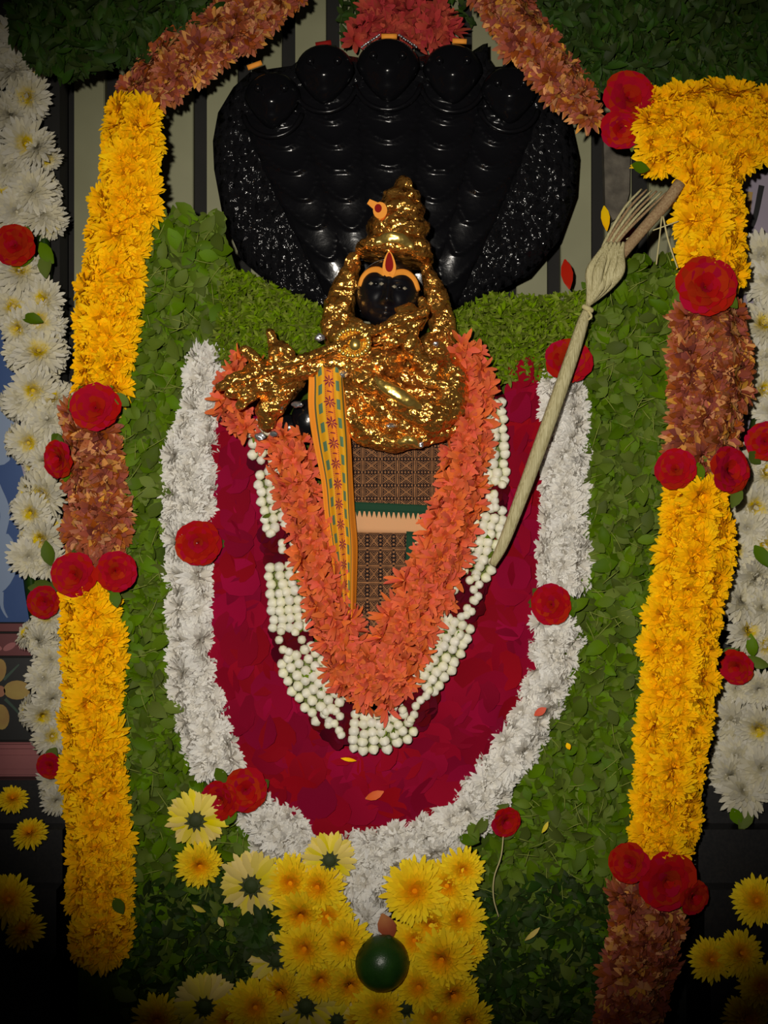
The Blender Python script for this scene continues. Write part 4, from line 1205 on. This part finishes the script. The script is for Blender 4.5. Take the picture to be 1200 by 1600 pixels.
for (x, y, sp) in ((180, 935, 0.2), (190, 625, 0.9), (118, 625, -0.7), (185, 1415, 0.5)): put(R.choice(LF), 'leaf', gl, x, y, 66, 0.2, 0.1, sp, 1.1)

gr = garland('marigold_garland', 1050, 1600, 30, 'yellow and rust chrysanthemum garland with red roses hanging right of the basil leaves')
for yp in ([(1020, 205, 130), (1100, 195, 140), (1190, 195, 130)], [(1112, 270, 98), (1114, 350, 106), (1114, 425, 98)],
           [(1090, 775, 96), (1088, 860, 112), (1070, 970, 112), (1058, 1080, 112), (1050, 1200, 108), (1036, 1325, 100)]):
    bed(gr, yp, 26, 30, YEL); strew(gr, yp, YF, 'yellow_chrysanthemum', 24, 27, 34, 22, 37, tilt=0.9, jit=4)
for rpth in ([(1106, 495, 112), (1112, 570, 122), (1106, 640, 118), (1096, 715, 112)], [(1008, 1395, 104), (1010, 1480, 112), (985, 1570, 106), (980, 1640, 100)]):
    bed(gr, rpth, 20, 26, RUST); strew(gr, rpth, RF, 'rust_chrysanthemum', 27, 32, 28, 20, 38, tilt=0.8, jit=4)
roses(gr, [(1101, 450, 38, 0, 0.05), (1056, 734, 26, -0.3, 0.2), (1134, 736, 30, 0.5, 0.1), (985, 1348, 26, -0.5, 0.1), (1040, 1375, 37, 0.1, 0), (1080, 1400, 22, 0.5, -0.1)], 62)
for (x, y, sp) in ((1080, 745, 1.2), (1092, 738, 0.2), (1150, 775, -0.4), (1142, 470, 0.7), (1000, 262, 1.4)): put(R.choice(LF), 'leaf', gr, x, y, 66, 0.2, 0.1, sp, 1.15)

# arches of rust flowers at the top
for side, pth, rs in (('left', [(214, 150, 66), (262, 108, 92), (330, 60, 92), (400, 10, 92), (440, -30, 90)], []),
                      ('right', [(770, -30, 90), (806, 30, 88), (846, 80, 84), (884, 130, 78), (914, 178, 58)], [(981, 156, 34, 0.1, 0.1), (970, 200, 26, 0, -0.4)])):
    ag = garland('rust_flower_arch', pth[2][0], 180, 10, 'rust coloured flower arch %s of the cobra heads%s' % (side, ' ending in two red roses' if rs else ' meeting the yellow garland'))
    bed(ag, pth, 0, 28, RUST); strew(ag, pth, RF, 'rust_chrysanthemum', 25, 30, 8, 22, 38, tilt=0.8, jit=4, sc=(0.75, 0.95))
    if rs: roses(ag, rs, 46)
tb = garland('red_flower_bunch', 625, 80, -150, 'bunch of red orange flowers above the middle cobra head')
tp = [(556, 62, 40), (590, 34, 80), (630, 26, 100), (670, 34, 90), (704, 56, 50)]
bed(tb, tp, -160, 20, REDO); strew(tb, tp, RDF, 'red_orange_flower', 19, 22, -150, 18, 25, tilt=0.7, jit=4)
leaf_mass(tb, [(530, 0), (560, -30), (720, -30), (740, 40), (700, 30), (560, 30), (535, 80)], LEAFD, 150, (14, 30), (0.3, 0.5), -175, -150)

# cream chrysanthemum garlands at the far sides
def cream(side, spots, rz, lv, lab):
    g = garland('cream_chrysanthemum_garland', spots[-1][0], spots[-1][1], -60, lab)
    pth = [(x, y, 26) for x, y, _ in spots[::3]] + [(spots[-1][0], spots[-1][1], 26)]
    bed(g, pth, -104, 30, LEAFD, 'strung_stems', 0.8)
    for (x, y, s_) in spots:
        put(R.choice(CF), 'cream_chrysanthemum', g, x, y, -62 + R.uniform(-8, 8), R.uniform(-.45, .45), R.uniform(-.45, .45), None, s_)
        for k in range(2):
            a = R.uniform(0, 6.28)
            put(R.choice(CF), 'cream_chrysanthemum', g, x + math.cos(a) * 20, y + math.sin(a) * 16, -80, math.cos(a) * 1.2, -math.sin(a) * 1.2, None, s_ * 0.85)
    roses(g, rz, -44)
    for (x, y, sp) in lv: put(R.choice(LF), 'leaf', g, x, y, -38, R.uniform(-.3, .3), R.uniform(-.3, .3), sp, 1.2)
cream('left', [(30, 60, 1.0), (20, 110, 1.0), (45, 150, .95), (15, 180, 1), (40, 225, 1.0), (10, 260, .9), (60, 232, .8), (50, 300, .95), (25, 330, .95), (65, 335, .9), (5, 310, .8),
               (30, 425, 1.0), (70, 468, .85), (20, 480, .9), (60, 500, .9), (30, 512, .8), (60, 552, 1.0), (30, 550, .7), (52, 608, .95), (85, 625, .75), (76, 655, .95), (35, 625, .8), (45, 690, .85), (70, 720, .7),
               (70, 770, 1.0), (50, 800, .8), (68, 840, .9), (45, 870, .85), (80, 880, .75), (75, 965, .7), (62, 1000, .75), (80, 1030, .7), (68, 1060, .75), (82, 1090, .7), (66, 1115, .75), (80, 1150, .75), (84, 1215, .65), (88, 1250, .6)],
      [(24, 384, 28, 0, 0), (70, 940, 22, 0, -.1), (78, 1196, 17, 0, 0)], [(70, 415, 0.1), (50, 498, 1.3), (92, 690, 0.9), (75, 865, 0.2), (70, 915, 1.3), (90, 910, -0.3), (72, 395, 0.6)],
      'cream chrysanthemum garland with yellow hearts against the painted pillar on the left')
cream('right', [(1192, 400, .95), (1205, 440, .9), (1190, 510, 1.0), (1200, 560, .95), (1190, 610, .8), (1205, 640, .8), (1170, 725, .8), (1195, 740, .9), (1178, 790, 1.0), (1168, 825, .85), (1150, 862, .8), (1195, 850, .9), (1178, 900, 1.0), (1155, 940, .95), (1190, 950, .9),
                (1165, 985, .9), (1195, 1010, .9), (1150, 1075, .7), (1185, 1075, .8), (1145, 1125, .95), (1185, 1135, .95), (1150, 1180, .8), (1190, 1200, 1.0), (1160, 1235, 1.05), (1140, 1210, .8), (1140, 1340, 1.0), (1170, 1330, .8), (1115, 1345, .7), (1140, 1370, .9), (1120, 1405, .7), (1150, 1415, .8)],
      [(1195, 690, 26, -.2, 0), (1152, 1040, 24, -.5, -.3)], [(1178, 715, 0.9), (1190, 868, 0.5), (1175, 1010, 0.1), (1185, 1035, 1.2), (1150, 1275, 0.4), (1165, 1280, -.5)],
      'cream chrysanthemum garland with rosebuds against the painted pillar on the right')

# ================================================================== FIBRE WHIP
FW = Frame(930, 470, 70)
wh = thing('fibre_cord', FW.o, 'pale twisted fibre cord slung diagonally over the right side garlands', 'cord')
FIB, nt, b = new_mat('dry_fibre')
tc = nt.nodes.new('ShaderNodeTexCoord'); mp = nt.nodes.new('ShaderNodeMapping'); mp.inputs['Rotation'].default_value = (0, math.radians(-28), 0); mp.inputs['Scale'].default_value = (900, 900, 40)
nz = nt.nodes.new('ShaderNodeTexNoise'); nz.inputs['Scale'].default_value = 1.0; nz.inputs['Detail'].default_value = 4
nt.links.new(tc.outputs['Object'], mp.inputs[0]); nt.links.new(mp.outputs[0], nz.inputs['Vector'])
rp = nt.nodes.new('ShaderNodeValToRGB'); rp.color_ramp.elements[0].position = 0.3; rp.color_ramp.elements[1].position = 0.7
rp.color_ramp.elements[0].color = (0.30, 0.26, 0.11, 1); rp.color_ramp.elements[1].color = (0.56, 0.51, 0.29, 1)
nt.links.new(nz.outputs['Fac'], rp.inputs[0]); nt.links.new(rp.outputs[0], b.inputs['Base Color']); b.inputs['Roughness'].default_value = 0.6
bp = nt.nodes.new('ShaderNodeBump'); bp.inputs['Strength'].default_value = 0.6; bp.inputs['Distance'].default_value = 0.002; nt.links.new(nz.outputs['Fac'], bp.inputs['Height']); nt.links.new(bp.outputs[0], b.inputs['Normal'])
HUSK = plain_mat('brown_husk_fibre', (0.22, 0.13, 0.06), 0.8, noise_c=(0.34, 0.24, 0.12), nscale=500, bump=(800, 0.5, 0.001))
def wtube(name, pts, mat, n=10, flat=0.75, sub=5):
    mb = MB(); tube(mb, [FW.v(x, y, d) + (r * S,) for x, y, d, r in smooth3(pts, sub)], n, flat=flat); return link(name, mb.mesh(name, mat), wh)
wtube('cord', [(916, 486, 74, 6), (908, 510, 78, 9), (888, 570, 84, 10.5), (852, 670, 90, 11), (812, 778, 92, 10), (785, 848, 90, 8.5), (768, 882, 86, 6)], FIB)
for i in range(5):
    wtube('husk_strip', [(918, 478, 72, 3), (922 + i * 7, 452 - i, 78 + 4 * math.sin(i), 7), (922 + i * 11, 425, 80 + 6 * math.sin(i * 2.1), 8), (938 + i * 8, 396, 74, 5), (950 + i * 6, 378, 70, 2)], FIB, 8, 0.5)
wtube('knot', [(910, 480, 80, 4), (916, 484, 84, 4.5), (924, 487, 80, 4)], STRAW, 8, 1)
wtube('knot', [(916, 486, 84, 2), (922, 496, 84, 2), (917, 502, 84, 1.5)], STRAW, 8, 1)
wtube('husk_rope', [(1066, 282, 56, 9), (1040, 318, 58, 9), (1005, 358, 60, 8.5), (972, 398, 64, 8), (955, 425, 70, 6)], HUSK)
for i in range(6):
    wtube('fibre_strand', [(1046 - i * 8, 296 - i * 1, 50, 1.6), (1008 - i * 6, 332 - i * 2, 56, 2.2), (972 - i * 5, 370 + i * 1, 60, 2.4), (944 - i * 2, 412, 68, 2)], FIB if i % 2 else HUSK, 6, 1)
for pts in ([(1036, 336, 60, 1.2), (1032, 370, 62, 1.1), (1027, 412, 62, 1.2)], [(1038, 336, 60, 1.4), (1046, 375, 62, 1.4), (1060, 418, 64, 1.2)], [(1022, 358, 60, 1), (1045, 350, 62, 1), (1062, 344, 62, .8)], [(980, 372, 60, 1), (1000, 362, 62, 1), (1010, 356, 62, .8)]):
    wtube('loose_fibre', pts, STRAW, 6, 1)

# ================================================================== LOOSE FLOWERS, FRUIT, PETALS
def loose(name, kind, x, y, d, s_, lab, cat, nx=0.0, nz=0.0, grp=None):
    root = thing(name, P(x, y, d), lab, cat, grp)
    q = face(nx, nz, R.uniform(0, 6.28))
    if kind == 'back':
        link('petals', R.choice(BD), root, (0, 0, 0), q, s_)
        link('calyx', CX, root, (0, 0, 0), q, s_)
    elif kind == 'yellow':
        link('petals', R.choice(YD), root, (0, 0, 0), q, s_)
    elif kind == 'pom':
        link('petals', R.choice(YF), root, (0, 0, 0), q, s_)
    return root
G1 = 'loose yellow chrysanthemums at the foot of the shrine'
G2 = 'pale chrysanthemums lying face down'
PALEF = [(306, 1281, 1.0, 'upper pale yellow flower lying face down beside the two red roses'), (393, 1383, 1.12, 'large pale yellow flower lying face down below the left white garland end'),
         (515, 1344, 0.9, 'pale yellow flower face down under the point of the crimson petals'), (432, 1500, 0.95, 'pale yellow flower face down below the dark green leaf clump'),
         (320, 1572, 1.08, 'pale flower face down at the bottom edge under the left basil leaves'), (478, 1572, 1.05, 'pale flower face down at the bottom edge left of the lime'),
         (634, 1574, 0.9, 'pale flower face down just below the lime on its right'), (527, 1594, 0.8, 'small pale flower face down at the bottom edge below the lime')]
for k, (x, y, s_, lab) in enumerate(PALEF):
    loose('pale_chrysanthemum', 'back', x, y, 52 if k != 2 else 56, s_, lab, 'flower', R.uniform(-.12, .12), R.uniform(-.12, .12), G2)
YELF = [(311, 1350, 46, 0.78, 'small bright yellow flower hanging below a pale one on the left basil leaves'), (455, 1378, 42, 0.95, 'yellow flower just right of the large pale face-down flower'),
        (498, 1384, 46, 0.95, 'yellow flower pressed against the left of the white tail'), (470, 1425, 48, 0.95, 'yellow flower above the orange hearted pair left of the lime'),
        (512, 1432, 44, 0.9, 'yellow flower at the lower left of the white tail'), (478, 1480, 54, 1.0, 'yellow flower with orange heart beside the dark green leaf clump'),
        (536, 1470, 54, 0.95, 'yellow flower with orange heart touching the lime on its left'), (545, 1535, 44, 0.9, 'yellow flower tucked under the lower left of the lime'),
        (500, 1528, 48, 0.9, 'yellow flower between two pale ones left of the lime'), (398, 1572, 48, 1.0, 'orange yellow flower at the bottom edge between two pale flowers'),
        (440, 1545, 40, 0.9, 'yellow flower half hidden among pale ones at lower left'), (648, 1392, 56, 1.1, 'big yellow flower with orange heart right of the white tail'),
        (700, 1382, 46, 0.95, 'yellow flower under the white garland on the right'), (722, 1358, 50, 0.75, 'topmost yellow flower at the right end of the flower mass'),
        (675, 1440, 46, 0.95, 'yellow flower below the big one right of the white tail'), (716, 1436, 48, 0.95, 'yellow flower with a leaf fragment at the right edge of the mass'),
        (648, 1468, 42, 0.85, 'yellow flower touching the lime at its upper right'), (692, 1494, 56, 1.1, 'big yellow flower with orange heart right of the lime'),
        (725, 1480, 44, 0.8, 'yellow flower on the outer side of the big one right of the lime'), (655, 1540, 48, 0.9, 'yellow flower under the lower right of the lime'),
        (592, 1578, 54, 0.95, 'round orange yellow flower at the bottom edge straight below the lime'), (705, 1550, 48, 0.95, 'yellow flower at lower right above the bottom edge'),
        (680, 1588, 46, 0.95, 'yellow flower at the bottom edge right of the lime'), (730, 1590, 44, 0.85, 'rightmost yellow flower at the bottom edge of the mass'),
        (565, 1596, 40, 0.85, 'yellow flower half under the round one at the bottom edge'), (355, 1590, 42, 0.85, 'yellow flower at the bottom edge beside the leftmost pale flower'), (245, 1592, 34, 0.85, 'dim yellow flower in the dark lower left foliage')]
for (x, y, d, s_, lab) in YELF:
    loose('yellow_chrysanthemum', 'yellow', x, y, d, s_, lab, 'flower', R.uniform(-.25, .25), R.uniform(-.25, .25), G1)
STEPF = [(20, 1250, -64, 0.55, 0.2, 0.9, 'flattened yellow flower on the top black step at far left'), (48, 1304, -16, 0.62, -0.1, 1.0, 'yellow flower on the second black step at far left'),
         (14, 1408, 28, 0.9, 0.2, 0.6, 'dim yellow flower at the left edge on the third black step'), (40, 1455, 30, 0.7, -0.3, 0.9, 'dim yellow flower leaning on the lowest black step at far left'),
         (1182, 1408, 30, 0.85, -0.2, 0.4, 'dim yellow flower at the right edge below the cream garland'), (1110, 1500, 72, 0.75, 0.1, 0.4, 'dim yellow flower on the dark steps beside the lower rust flowers'),
         (1155, 1490, 74, 0.8, 0.2, 0.4, 'dim yellow flower on the dark steps at lower right, middle of the cluster'), (1190, 1540, 72, 0.8, -0.2, 0.3, 'dim yellow flower at the right edge near the bottom corner'), (1165, 1590, 72, 0.8, 0.1, 0.2, 'lowest dim yellow flower in the bottom right corner')]
for (x, y, d, s_, nx, nz, lab) in STEPF:
    loose('step_chrysanthemum', 'yellow', x, y, d, s_, lab, 'flower', nx, nz, 'dim flowers on the black steps')

# clump of dark leaves beside the pale flowers
lc = thing('leaf_clump', P(425, 1490, 30), 'dark green rounded leaf clump left of the yellow flower mass', 'leaves')
cl = blob(418, 1460, 42, 36)
leaf_parts(lc, cl, LFD, 26, 44, 54, tilt=0.3, sc=(1.1, 1.5))
leaf_mass(lc, cl, LEAFD, 90, (24, 36), (0.5, 0.7), 30, 44, tilt=0.4)

# lime
lm = MB(); vs, fs = [], []; nu, nv = 28, 20
FLm = Frame(597, 1505, 70)
for j in range(nv + 1):
    th = PI * j / nv
    for i in range(nu):
        ph = 2 * PI * i / nu; r = 1 + 0.05 * math.exp(-(th / 0.25) ** 2) + 0.07 * math.exp(-((PI - th) / 0.22) ** 2)
        vs.append((41.5 * r * S * math.sin(th) * math.cos(ph), 40 * r * S * math.sin(th) * math.sin(ph), 42.5 * r * S * math.cos(th)))
for j in range(nv):
    for i in range(nu):
        i2 = (i + 1) % nu; fs.append((j * nu + i, (j + 1) * nu + i, (j + 1) * nu + i2, j * nu + i2))
lm.add(vs, fs)
lime = thing('lime', FLm.o, 'glossy dark green lime resting among the yellow flowers', 'lime')
link('fruit', lm.mesh('fruit', LIMEM), lime, (0, 0, 0), Vector((0.25, -0.2, 1)).to_track_quat('Z', 'Y'))
mb = MB(); ball(mb, (0, 0, 0), (5 * S, 5 * S, 3 * S), 10, 6); link('stem_end', mb.mesh('stem_end', CALYX), lime, Vector((0.25, -0.2, 1)).normalized() * 44 * S, Vector((0.25, -0.2, 1)).to_track_quat('Z', 'Y'))

# stray petals and bits
def stray(name, mat, x, y, d, L, W, spin, lab, cat='petal'):
    o = link(name, leaf_mesh(name, mat, L, W, 0.2, 0.3), None, P(x, y, d), face(R.uniform(-.2, .2), R.uniform(-.2, .2), spin)); return tag(o, lab, cat)
stray('fallen_petal', ORG, 585, 1243, 46, 30, 14, -1.2, 'orange petal fallen on the lower crimson petal band')
stray('fallen_petal', ORG, 844, 1112, 50, 22, 12, -1.0, 'small orange petal stuck on the white garland at lower right')
stray('fallen_petal', YEL, 545, 1187, 48, 24, 6, 1.4, 'slim yellow petal below the jasmine on crimson petals')
stray('fallen_petal', PALE, 310, 1420, 40, 24, 9, 1.2, 'pale yellow petal on the basil leaves left of the large pale flower')
stray('fallen_petal', PALE, 345, 1441, 40, 16, 9, 0.5, 'tiny pale petal lowest on the left basil leaves')
stray('fallen_petal', PALE, 832, 1460, 42, 30, 8, -0.9, 'yellow petal on the dark lower right basil leaves')
stray('fallen_petal', PALE, 852, 1293, 42, 20, 7, -0.6, 'pale petal on basil leaves right of the lowest white garland')
stray('fallen_petal', YEL, 888, 1166, 42, 11, 8, 0.4, 'yellow fleck on the basil leaves right of the white garland')
stray('fallen_petal', YEL, 946, 340, -150, 46, 15, 0.1, 'yellow petal caught on the dark board behind the fibre cord')
stray('fallen_petal', RUST, 605, 1448, 50, 40, 30, 0.4, 'rust brown petal between the white tail and the lime')
stray('fallen_petal', ROSE, 886, 428, -100, 50, 20, 0.15, 'red petal on the pale board just right of the hood')
stray('fallen_petal', ROSE, 965, 385, -60, 90, 34, -0.75, 'dark red petal behind the upper fibre cord')
WOOD = plain_mat('rough_dark_wood', (0.05, 0.042, 0.03), 0.8, noise_c=(0.11, 0.095, 0.07), nscale=60, bump=(120, 0.5, 0.003))
Fd = Frame(965, 330, -160)
mb = MB(); slab(mb, Fd, [(943, 190), (986, 190), (984, 300), (976, 332), (958, 344), (946, 320)], -186, -162); tag(link('wooden_post', mb.mesh('wooden_post', WOOD, False), None, Fd.o), 'rough dark wooden post hanging below the upper right roses', 'post')
Ft = Frame(778, 1430, 40)
mb = MB(); tube(mb, [Ft.v(x, y, d) + (r * S,) for x, y, d, r in smooth3([(787, 1290, 44, 1), (783, 1335, 44, 1.1), (772, 1370, 42, 1.1), (771, 1402, 42, 1.1), (779, 1432, 42, 1)], 5)], 6)
tag(link('loose_thread', mb.mesh('loose_thread', STRAW), None, Ft.o), 'white thread dangling below the white garland on the right', 'thread')
